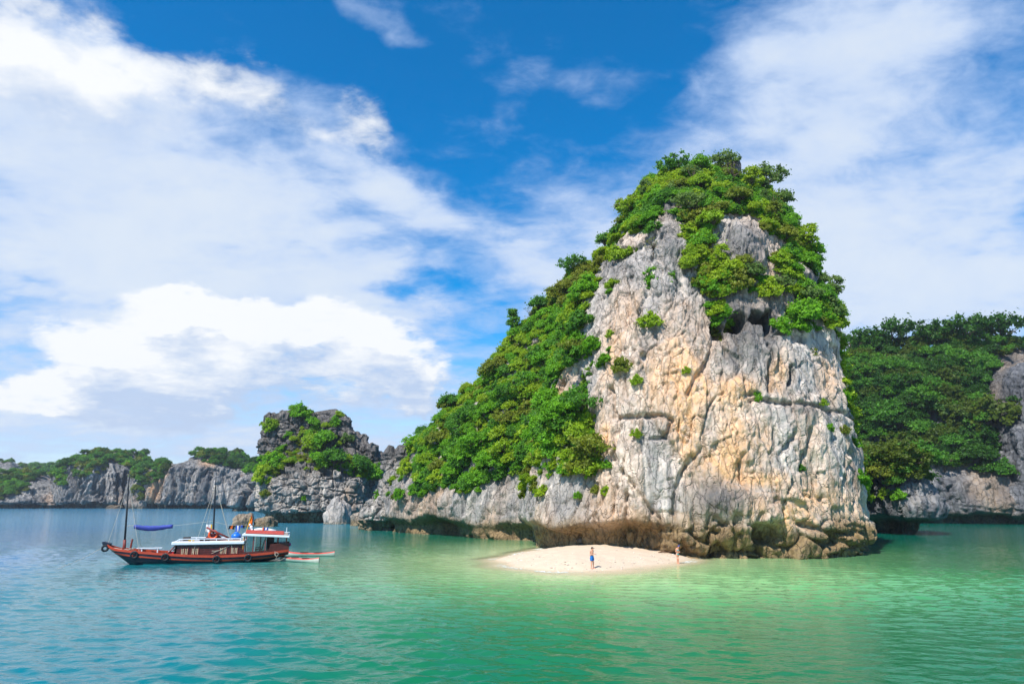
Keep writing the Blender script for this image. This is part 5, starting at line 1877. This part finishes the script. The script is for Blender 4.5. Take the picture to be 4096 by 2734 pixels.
tag(on_boat(o), 'orange ring lifebuoy on the cabin roof at the mainmast', 'lifebuoy')
o = MB().ball((9.72, -.55, 2.06), (.40, .36, .31), 18, 12).tube([(9.72, -.55, 2.3), (9.72, -.55, 2.42)], [.19, .16], 12).build('barrel', BLUEP, None, True)
tag(on_boat(o), 'round blue plastic barrel on the rear of the cabin roof', 'barrel')
# furled blue awning on its line
m = MB()
rr = []
for k in range(15):
    t = k / 14
    hgt = .13 + .10 * math.sin(math.pi * min(1, t * 1.1)) * (1 - .4 * t)
    xx, zz_ = 1.85 + 2.85 * t, 2.98 - .06 * math.sin(math.pi * t) - hgt * .3
    rr.append([Vector((xx, .16 * math.cos(a), zz_ + (.12 if math.sin(a) > 0 else hgt * 1.4) * math.sin(a) + .012 * math.sin(k * 2.1 + a * 3))) for a in np.linspace(0, 2 * math.pi, 12, endpoint=False)])
m.loft(rr)
o = m.build('awning', BLUE, None, True)
tag(on_boat(o), 'rolled blue tarpaulin awning slung behind the foremast', 'tarpaulin')
MB().tube([(1.1, 0, 3.0), (1.85, 0, 3.0)], .015, 5).build('line', ROPE, o)
MB().tube([(4.7, 0, 2.95), (7.75, .1, 3.3)], .012, 5).build('line', ROPE, o)


def cloth(name, x0, x1, ztop, zbot, y_, mats, label, lean=.0, cat='laundry', group='laundry drying on the boat'):
    """a hung cloth made of upright stripes; returns the top-level object"""
    top_ = None
    n_ = len(mats)
    for i, mt in enumerate(mats):
        a, b_ = x0 + (x1 - x0) * i / n_, x0 + (x1 - x0) * (i + 1) / n_
        mb = MB()
        rr_ = []
        for j in range(6):
            t = j / 5
            xx = a + (b_ - a) * t
            wv = .035 * math.sin(xx * 21)
            rr_.append([Vector((xx, y_ + wv, ztop)), Vector((xx + lean, y_ - wv, zbot + .04 * math.sin(xx * 9))), Vector((xx + lean, y_ - wv + .02, zbot + .04 * math.sin(xx * 9))), Vector((xx, y_ + wv + .02, ztop))])
        mb.loft(rr_)
        o_ = mb.build(name if i == 0 else 'stripe', mt, top_)
        if i == 0:
            top_ = on_boat(o_)
    return tag(top_, label, cat, group)


cloth('towel', 7.28, 7.75, 3.05, 2.46, -.25, [CLOTHW, CLOTHW, CLOTHW, CLOTHY], 'white towel with a yellow stripe hanging by the mainmast')
cloth('shirt', 9.05, 9.50, 2.93, 2.62, .0, [CLOTHK, CLOTHO, CLOTHK], 'black and orange shirt drying on the line behind the mainmast', -.06)
cloth('shirt', 9.58, 9.92, 2.92, 2.45, .0, [CLOTHB, CLOTHW, CLOTHB], 'blue and white shirt drying on the line next to the black one')
cloth('shorts', 9.98, 10.28, 2.95, 2.72, .0, [CLOTHB, CLOTHK], 'small dark blue shorts drying nearest the flag')
o = MB().tube([(7.85, .1, 3.25), (9.0, .05, 2.96), (10.45, .0, 2.98)], .012, 5).build('clothesline', ROPE)
tag(on_boat(o), 'thin clothesline between the mainmast and the flag pole', 'clothesline')
o = MB().tube([(10.42, -.3, 2.2), (10.72, -.3, 3.62)], [.035, .025], 8).build('flag_pole', CLOTHY)
tag(on_boat(o), 'leaning yellow flag pole on the front of the shelter roof', 'flag pole')
m = MB()
rr = []
for k in range(9):
    t = k / 8
    z_ = 2.86 + .98 * t
    w_ = .30 * (1 - t) ** .7 * (.5 + .5 * math.sin(min(1, .35 + t) * 2.3)) + .02
    xx = 10.57 + .21 * (z_ - 2.86)
    rr.append([Vector((xx, -.3, z_)), Vector((xx + w_ * .5, -.3 - .07 * math.sin(t * 7), z_ - .05)), Vector((xx + w_, -.3 + .04 * math.sin(t * 9), z_ - .12)), Vector((xx + w_, -.27 + .04 * math.sin(t * 9), z_ - .12)), Vector((xx + w_ * .5, -.27 - .07 * math.sin(t * 7), z_ - .05)), Vector((xx, -.27, z_))])
m.loft(rr)
o = m.build('flag', CLOTHO)
tag(on_boat(o), 'limp orange-red flag on the leaning pole at the boat stern', 'flag')
o = MB().ball((10.72, -.35, 2.98), (.085, .08, .11), 10, 8).ball((10.84, -.35, 2.78), (.13, .1, .17), 10, 8).tube([(10.86, -.35, 2.68), (10.98, -.35, 2.42)], [.09, .07], 8).build('cloth_bundle', CLOTHW, None, True)
tag(on_boat(o), 'white cloth bundle tied at the foot of the flag', 'cloth bundle')
m = MB().tube([(11.1, -.5, 2.56), (11.5, -.5, 2.60), (11.9, -.5, 2.57), (12.3, -.5, 2.53), (12.85, -.5, 2.47)], [.10, .135, .12, .14, .09], 10)
o = m.build('bedroll', CLOTHW, None, True)
tag(on_boat(o), 'lumpy white bedroll lying on the shelter roof mat', 'bedroll')
o = cloth('shirt', 11.75, 12.2, 2.76, 2.52, -.66, [CLOTHO, CLOTHB, CLOTHW, CLOTHB], 'orange and blue clothes spread over the white bedroll')
o = MB().box((5.85, .2, 1.90), (.55, .5, .26)).build('crate', DARKIN, None, bevel=.02)
tag(on_boat(o), 'dark brown crate on the front of the cabin roof', 'crate')
o = MB().box((7.35, -.85, 1.83), (.75, .35, .14)).build('crate', DARKIN, None, bevel=.02)
tag(on_boat(o), 'flat black box on the cabin roof left of the lifebuoy', 'box')
o = MB().ball((8.35, -.75, 1.86), (.30, .2, .11), 10, 7).build('sack', REDWOOD, None, True)
tag(on_boat(o), 'brown sack lying on the cabin roof right of the lifebuoy', 'sack')
o = MB().box((8.75, -.3, 1.86), (.5, .32, .15)).build('life_jacket', RING, None, bevel=.05)
tag(on_boat(o), 'orange life jacket on the cabin roof behind the sack', 'life jacket')
o = MB().box((6.35, -.9, 1.79), (.45, .3, .07)).build('mat', CLOTHY, None, bevel=.02)
tag(on_boat(o), 'folded yellow mat on the front of the cabin roof', 'mat')
o = MB().box((9.6, -.9, 1.79), (1.2, .4, .07)).build('plank', plain('pale_plank', (.50, .33, .22), .8), None, bevel=.01)
tag(on_boat(o), 'pale plank lying on the cabin roof under the blue barrel', 'plank')
o = MB().box((4.95, -.95, .86), (.45, .35, .26)).build('cool_box', plain('red_plastic', (.55, .03, .03), .4), None, bevel=.03)
tag(on_boat(o), 'red cool box on deck at the cabin door', 'cool box')
MB().box((4.95, -.95, 1.003), (.40, .30, .03)).build('lid', CLOTHW, o)
m = MB()
m.box((11.55, -.3, 1.0), (.5, .5, .05)).tube([(11.33, -.5, .55), (11.33, -.5, 1.0)], .025, 6).tube([(11.33, -.1, .55), (11.33, -.1, 1.0)], .025, 6)
m.tube([(11.75, -.5, .55), (11.98, -.5, 1.72)], .028, 6).tube([(11.75, -.1, .55), (11.98, -.1, 1.72)], .028, 6).box((11.93, -.3, 1.5), (.04, .42, .35), Matrix.Rotation(R(11), 3, 'Y'))
m.tube([(11.33, -.52, 1.18), (11.8, -.52, 1.16)], .025, 6).tube([(11.33, -.52, 1.0), (11.33, -.52, 1.18)], .025, 6)
o = m.build('chair', REDWOOD)
tag(on_boat(o), 'tall-backed wooden chair inside the steering shelter', 'chair')
m = MB()
for k in range(7):
    m.ball((13.2 + .09 * k, -.95 + .05 * (k % 3), 1.53 + .03 * (k % 2)), (.06, .06, .08), 8, 6)
o = m.build('pot', plain('dull_tin', (.25, .25, .27), .4, .5, .3))
tag(on_boat(o), 'row of small tin pots on the stern bulwark', 'pots')
o = MB().ball((14.03, -.75, 1.35), (.13, .12, .14), 10, 8).build('bag', plain('purple_bag', (.20, .04, .16), .7), None, True)
tag(on_boat(o), 'purple bag hung outside the boat stern', 'bag')
m = MB()
rs = np.random.RandomState(9)
for k in range(5):
    c_ = Vector((1.55 + rs.uniform(-.45, .45), -.45 + rs.uniform(-.25, .15), 1.12 + rs.uniform(0, .1)))
    m.torus(c_, (rs.uniform(-.4, .4), rs.uniform(-.4, .4), 1), rs.uniform(.12, .22), .022, 16, 5)
m.tube([(.25, -.35, 1.42), (.6, -.55, 1.33), (1.2, -.75, 1.22), (1.7, -.95, 1.0)], .025, 5)
o = m.build('rope_coil', ROPE)
tag(on_boat(o), 'tangled pale rope coils on the foredeck at the foremast', 'rope')
m = MB()
m.tube([(12.9, -1.34, .85), (12.95, -1.42, .6), (13.1, -1.43, .45), (13.0, -1.42, .2), (13.4, -1.42, .12), (13.75, -1.36, .35)], .016, 5).torus((13.05, -1.4, .62), (.1, 1, 0), .14, .018, 16, 5)
o = m.build('rope', ROPE)
tag(on_boat(o), 'loose rope dangling down the hull near the stern', 'rope')
a, b_ = Vector((.0, -.2, 1.45)), Vector((-2.6, -2.2, -.05))
o = MB().tube([a, a.lerp(b_, .5) - Vector((0, 0, .12)), b_], .018, 5).build('mooring_rope', ROPE)
tag(on_boat(o), 'thin mooring rope running from the bow into the water', 'rope')
m = MB().tube([(8.0, -1.2, .78), (8.6, -1.22, 1.02), (9.3, -1.2, 1.36)], .018, 5).tube([(8.0, -1.2, .98), (8.25, -1.22, .96), (8.6, -1.22, 1.02)], .022, 5)
o = m.build('boat_hook', ROPE)
tag(on_boat(o), 'boat hook lashed slantwise along the cabin side', 'boat hook')


# ------------------------------------------------------------------ kayaks
KTOP = plain('faded_red_plastic', (.62, .13, .09), .5, .4, .15, 2.0)
KTOP2 = plain('red_plastic_deck', (.72, .075, .04), .4, .45, .12, 2.0)
KHULL = plain('dirty_white_plastic', (.72, .68, .58), .5, .4, .12, 2.0)
HOLE = plain('dark_cockpit', (.06, .03, .025), .8, .2)


def kayak(p0, p1, label, top_mat):
    d_ = (p1 - p0)
    L = d_.length
    r = empty('kayak', (p0 + p1) / 2, math.atan2(d_.y, d_.x))
    tag(r, label, 'kayak', 'kayaks tied at the boat stern')
    hb = lambda t: .40 * max(0.02, (1 - abs(2 * t - 1) ** 2.4)) ** .75 + .02
    zt = lambda t: .22 + .16 * abs(2 * t - 1) ** 3
    ts = np.linspace(0, 1, 25)
    hull = MB()
    hull.loft([[Vector(((t - .5) * L, -hb(t), zt(t))), Vector(((t - .5) * L, -hb(t) * .85, .03)), Vector(((t - .5) * L, 0, -.1 + .1 * abs(2 * t - 1) ** 4)), Vector(((t - .5) * L, hb(t) * .85, .03)), Vector(((t - .5) * L, hb(t), zt(t)))] for t in ts], closed=False)
    hull.build('hull', KHULL, r, True)
    dk = MB()
    dk.loft([[Vector(((t - .5) * L, y_ * hb(t) * 1.04, zt(t) + .012 + .07 * (1 - y_ * y_))) for y_ in (-1, -.6, 0, .6, 1)] for t in ts], closed=False)
    dk.build('deck', top_mat, r, True)
    for c_ in (-.12, .16):
        ck = MB()
        ck.loft([[Vector((c_ * L + math.cos(a) * .36 * s_, math.sin(a) * .22 * s_, zt(.5) + .095 + z_)) for a in np.linspace(0, 2 * math.pi, 18, endpoint=False)] for s_, z_ in ((1.15, -.03), (1.12, .035), (1.0, .035), (.9, .0))])
        ck.build('seat_well', HOLE, r)
    return r


ka, kb = ground(1122, 2240), ground(1276, 2251)
kayak(Vector((ka.x, ka.y, 0)), Vector((kb.x, kb.y, 0)), 'faded red and white kayak floating nearest in front of the boat stern', KTOP)
ka, kb = ground(1125, 2226), ground(1338, 2224)
kayak(Vector((ka.x, ka.y + 1.2, 0)), Vector((kb.x, kb.y, 0)), 'bright red and white kayak reaching out behind the boat stern', KTOP2)

# ------------------------------------------------------------------ people
SKIN = plain('skin_warm', (.62, .31, .20), .6, .3, .06, 4)
SKIN2 = plain('skin_tanned', (.66, .30, .18), .6, .3, .06, 4)
HAIR = plain('dark_hair', (.03, .022, .02), .7, .3, .2, 20)
EYE_M = plain('eye_dark', (.03, .02, .02), .3, .5)
LIP = plain('lip', (.50, .16, .13), .6, .3)


def limb(mb, pts, rs_):
    mb.tube(pts, rs_, 12)
    for p_, r_ in zip(pts, rs_):
        mb.ball(p_, r_, 12, 8)


def body(J, female, skin, parent):
    mb = MB()
    V3 = Vector
    # trunk as lofted ovals
    def oval(c, rx, ry):
        return [V3((c[0] + rx * math.cos(a), c[1] + ry * math.sin(a), c[2])) for a in np.linspace(0, 2 * math.pi, 20, endpoint=False)]
    s = 1.0 if not female else .88
    mb.loft([oval((0, .0, .84), .13 * (1.12 if female else 1), .10), oval((0, .0, .92), .165 * (1.05 if female else .98), .115), oval((0, .0, 1.02), .145 * s, .10), oval((0, -.005, 1.12), .135 * s, .095),
             oval((0, -.01, 1.24), .165 * s, .112), oval((0, -.005, 1.34), .18 * s, .11), oval((0, .005, 1.42), .155 * s, .085), oval((0, .005, 1.47), .075 * s, .062)])
    limb(mb, [J['neck'], J['jaw']], [.058 * s, .055 * s])
    hc = V3(J['head'])
    mb.ball(hc, (.078, .095, .115), 16, 12)
    fd = V3(J['face'])
    mb.ball(hc + fd * .055 + V3((0, 0, -.055)), (.052, .05, .06), 12, 8)
    mb.tube([hc + fd * .085 + V3((0, 0, .01)), hc + fd * .118 + V3((0, 0, -.035))], [.010, .017], 8)      # nose
    sd_ = V3((-fd.y, fd.x, 0)).normalized()
    for k in (-1, 1):
        mb.ball(hc + sd_ * .08 * k + V3((0, 0, -.015)), (.018, .022, .032), 8, 6)                          # ears
    for L in ('l', 'r'):
        limb(mb, [J['sh' + L], J['el' + L], J['wr' + L]], [.055 * s, .043 * s, .029 * s])
        limb(mb, [V3((0, 0, 1.36)), J['sh' + L]], [.07, .06 * s])
        limb(mb, [J['hip' + L], V3(J['hip' + L]).lerp(V3(J['kn' + L]), .4), J['kn' + L], V3(J['kn' + L]).lerp(V3(J['an' + L]), .3), J['an' + L]], [.095, .085, .057, .058, .036])
        an, toe = V3(J['an' + L]), V3(J['toe' + L])
        limb(mb, [an + V3((0, .03, -.035)), an.lerp(toe, .55) + V3((0, 0, -.005)), toe], [.038, .036, .022])
        # hand: palm, four unequal bent fingers and a thumb, curled on what it holds
        w, hd = V3(J['wr' + L]), V3(J['hd' + L])
        u = (hd - w).normalized()
        sdv = u.cross(V3((0, 0, 1))).normalized()
        up = sdv.cross(u)
        mb.ball(w + u * .045, (.042, .045, .030), 10, 8)
        for k, ln in enumerate((.068, .078, .073, .058)):
            b0 = w + u * .078 + sdv * (.027 - .018 * k)
            mb.tube([w + u * .05 + sdv * (.02 - .013 * k), b0, b0 + u * ln * .5 - up * .012, b0 + u * ln * .72 - up * .045], [.011, .010, .0095, .008], 6)
        kd = 1 if L == 'l' else -1
        mb.tube([w + u * .03 + sdv * .03 * kd, w + u * .06 + sdv * .05 * kd + up * .01, w + u * .09 + sdv * .040 * kd - up * .012], [.013, .012, .0095], 6)
    o = mb.build('body', skin, parent, True)
    rm = o.modifiers.new('fuse', 'REMESH')
    rm.mode = 'VOXEL'
    rm.voxel_size = .0085
    rm.use_smooth_shade = True
    sm = o.modifiers.new('soften', 'SMOOTH')
    sm.iterations = 4
    for k in (-1, 1):
        MB().ball(hc + fd * .088 + sd_ * .030 * k + V3((0, 0, .008)), .010, 8, 6).build('eye', EYE_M, parent, True)
    MB().ball(hc + fd * .102 + V3((0, 0, -.062)), (.020, .012, .006), 8, 6).build('mouth', LIP, parent, True)
    return o


MJ = dict(neck=(0, .0, 1.45), jaw=(.0, -.03, 1.53), head=(.0, -.055, 1.60), face=(0.12, -.92, -.36), shl=(-.185, .0, 1.40), shr=(.185, .0, 1.40), ell=(-.245, .03, 1.13), elr=(.235, .02, 1.14), wrl=(-.06, -.25, 1.17), wrr=(.10, -.27, 1.18),
          hdl=(.03, -.30, 1.19), hdr=(.07, -.36, 1.20), hipl=(-.09, 0, .90), hipr=(.09, 0, .90), knl=(-.10, -.015, .50), knr=(.13, -.03, .50), anl=(-.11, .02, .085), anr=(.17, .0, .085), toel=(-.14, -.16, .025), toer=(.25, -.16, .025))
mx_ = ground(2368, 2238, .75)
man = empty('person', (mx_.x, mx_.y, sand_z(mx_.x, mx_.y) - .01), R(48))
man.scale = (.88, .88, .88)
tag(man, 'bare-chested person in blue swim shorts and dark cap standing on the sand', 'person')
body(MJ, False, SKIN, man)
SHORTS = plain('blue_swim_shorts', (.010, .13, .42), .8, .2, .2, 8)
m = MB()
ov = lambda c, rx, ry: [Vector((c[0] + rx * math.cos(a), c[1] + ry * math.sin(a), c[2])) for a in np.linspace(0, 2 * math.pi, 20, endpoint=False)]
m.loft([ov((0, 0, 1.05), .158, .118), ov((0, 0, .95), .180, .134), ov((0, 0, .84), .192, .138), ov((.0, 0, .80), .185, .125)])
for k, kn in ((-1, 'knl'), (1, 'knr')):
    h0, k0 = Vector((k * .09, 0, .88)), Vector(MJ[kn])
    m.tube([h0, h0.lerp(k0, .35), h0.lerp(k0, .62)], [.115, .118, .112], 16)
o = m.build('shorts', SHORTS, man, True)
rm = o.modifiers.new('fuse', 'REMESH')
rm.mode, rm.voxel_size, rm.use_smooth_shade = 'VOXEL', .012, True
hc = Vector(MJ['head'])
MB().ball(hc + Vector((0, .015, .022)), (.088, .102, .105), 14, 10).build('hair', HAIR, man, True)
m = MB().ball(hc + Vector((0, .005, .065)), (.094, .106, .075), 16, 10)
m.box(hc + Vector((.015, -.13, .055)), (.13, .12, .016), Matrix.Rotation(R(12), 3, 'X'))
m.build('cap', plain('dark_cap', (.025, .025, .032), .8, .2), man, True)
m = MB().tube([(.075, -.345, 1.12), (.075, -.35, 1.30), (.085, -.33, 1.36)], [.014, .014, .02], 8).ball((.075, -.36, 1.10), (.05, .03, .04), 10, 8)
o = m.build('snorkel', plain('clear_grey_plastic', (.45, .50, .55), .3, .5))
o.location, o.rotation_euler, o.scale = man.location, man.rotation_euler, man.scale
tag(o, 'small grey snorkel held in the hands of the person on the sand', 'snorkel')

WJ = dict(neck=(0, .0, 1.45), jaw=(.02, -.06, 1.52), head=(.035, -.10, 1.575), face=(0.25, -.78, -.57), shl=(-.155, .0, 1.39), shr=(.155, .0, 1.39), ell=(-.235, -.02, 1.14), elr=(.20, -.04, 1.14), wrl=(-.04, -.19, 1.12), wrr=(.06, -.22, 1.11),
          hdl=(.05, -.22, 1.13), hdr=(.02, -.30, 1.12), hipl=(-.085, 0, .90), hipr=(.085, 0, .90), knl=(-.065, -.015, .49), knr=(.070, -.02, .49), anl=(-.065, .02, .085), anr=(.065, .0, .085), toel=(-.08, -.14, .025), toer=(.08, -.16, .025))
wx_ = ground(2712, 2256, -.08)
wom = empty('person', (wx_.x, wx_.y, sand_z(wx_.x, wx_.y) - .01), R(28))
wom.scale = (.84, .84, .84)
tag(wom, 'person in a turquoise bikini standing head bowed in the shallows', 'person')
body(WJ, True, SKIN2, wom)
BIK = plain('turquoise_bikini', (.03, .36, .36), .7, .3, .1, 8)
m = MB()
for k in (-1, 1):
    m.ball((k * .075, -.088, 1.255), (.062, .055, .058), 12, 8)
m.torus((0, -.005, 1.23), (0, 0, 1), .148, .007, 24, 6)
for k in (-1, 1):
    m.tube([(k * .075, -.115, 1.30), (k * .07, -.06, 1.42), (k * .04, .05, 1.46)], .006, 5)
m.build('bikini_top', BIK, wom, True)
m = MB()
m.loft([ov((0, 0, .955), .176, .126), ov((0, 0, .90), .170, .126), ov((0, 0, .84), .085, .118), ov((0, 0, .80), .035, .09)])
m.build('bikini_bottom', BIK, wom, True)
hc = Vector(WJ['head'])
m = MB().ball(hc + Vector((-.01, .03, .02)), (.092, .105, .11), 14, 10).tube([hc + Vector((0, .09, 0)), hc + Vector((0, .14, -.06)), hc + Vector((-.02, .13, -.22))], [.05, .045, .015], 8)
m.build('hair', HAIR, wom, True)
m = MB().box(hc + Vector((.03, -.075, .095)), (.16, .07, .085), Matrix.Rotation(R(-35), 3, 'X'))
m.torus(hc + Vector((0, .0, .05)), (0, .45, 1), .105, .010, 20, 6).tube([hc + Vector((.105, .0, -.03)), hc + Vector((.11, -.03, .1)), hc + Vector((.10, -.06, .26))], .014, 8)
o = m.build('diving_mask', plain('blue_mask_rubber', (.04, .06, .33), .4, .5), None, bevel=.01)
o.location, o.rotation_euler, o.scale = wom.location, wom.rotation_euler, wom.scale
tag(o, 'dark blue diving mask and snorkel on the head of the person in the shallows', 'diving mask')
# driftwood on the sand
dw = ground(2655, 2208, .5)
m = MB().tube([(-.5, 0, .05), (-.1, .05, .12), (.3, -.03, .07), (.75, .1, .16)], [.05, .06, .045, .02], 7).tube([(-.1, .05, .12), (.15, .25, .2)], [.035, .012], 6).tube([(.2, 0, .08), (.4, -.2, .14)], [.03, .01], 6)
o = m.build('driftwood', plain('driftwood_brown', (.14, .08, .05), .9, .1, .3))
o.location = (dw.x, dw.y, sand_z(dw.x, dw.y))
tag(o, 'brown driftwood branch lying on the sand left of the person in the shallows', 'driftwood')

# coral pebbles and shell bits strewn along the front of the sand
rs = np.random.RandomState(31)
m = MB()
k = 0
while k < 420:
    qx, qy = rs.uniform(2020, 2720), rs.uniform(2205, 2290)
    g = ground(qx, qy, .25)
    z_ = sand_z(g.x, g.y)
    if z_ < .0 or (z_ > .55 and rs.rand() < .93):
        continue
    r_ = rs.uniform(.02, .05) if rs.rand() < .9 else rs.uniform(.05, .10)
    m.ball((g.x, g.y, z_ + r_ * .2), (r_ * rs.uniform(.8, 1.6), r_, r_ * .6), 6, 4, Matrix.Rotation(rs.uniform(0, 3.1), 3, 'Z'))
    k += 1
PEB, n, p = new_mat('coral_pebbles')
geo = n.node('ShaderNodeNewGeometry')
n.put(p.inputs['Base Color'], n.mix(geo.outputs['Random Per Island'], (.72, .64, .54), (.36, .28, .21)))
p.inputs['Roughness'].default_value = .9
o = m.build('pebbles', PEB)
tag(o, 'pale and dark coral pebbles strewn along the water edge of the sandbar', 'pebbles', None, 'stuff')

# ------------------------------------------------------------------ sea haze
m = MB().box((0, 1200, 47), (5200, 2600, 100))
HAZE = bpy.data.materials.new('sea_haze')
HAZE.use_nodes = True
n = NT(HAZE.node_tree)
n.n.remove(n.n['Principled BSDF'])
pv = n.node('ShaderNodeVolumePrincipled')
pv.inputs['Color'].default_value = (.86, .92, 1.0, 1)
pv.inputs['Density'].default_value = .00014
pv.inputs['Anisotropy'].default_value = .2
n.put(n.n['Material Output'].inputs['Volume'], pv.outputs[0])
o = m.build('haze', HAZE)
tag(o, 'thin pale sea haze over the whole bay', 'haze', None, 'stuff')
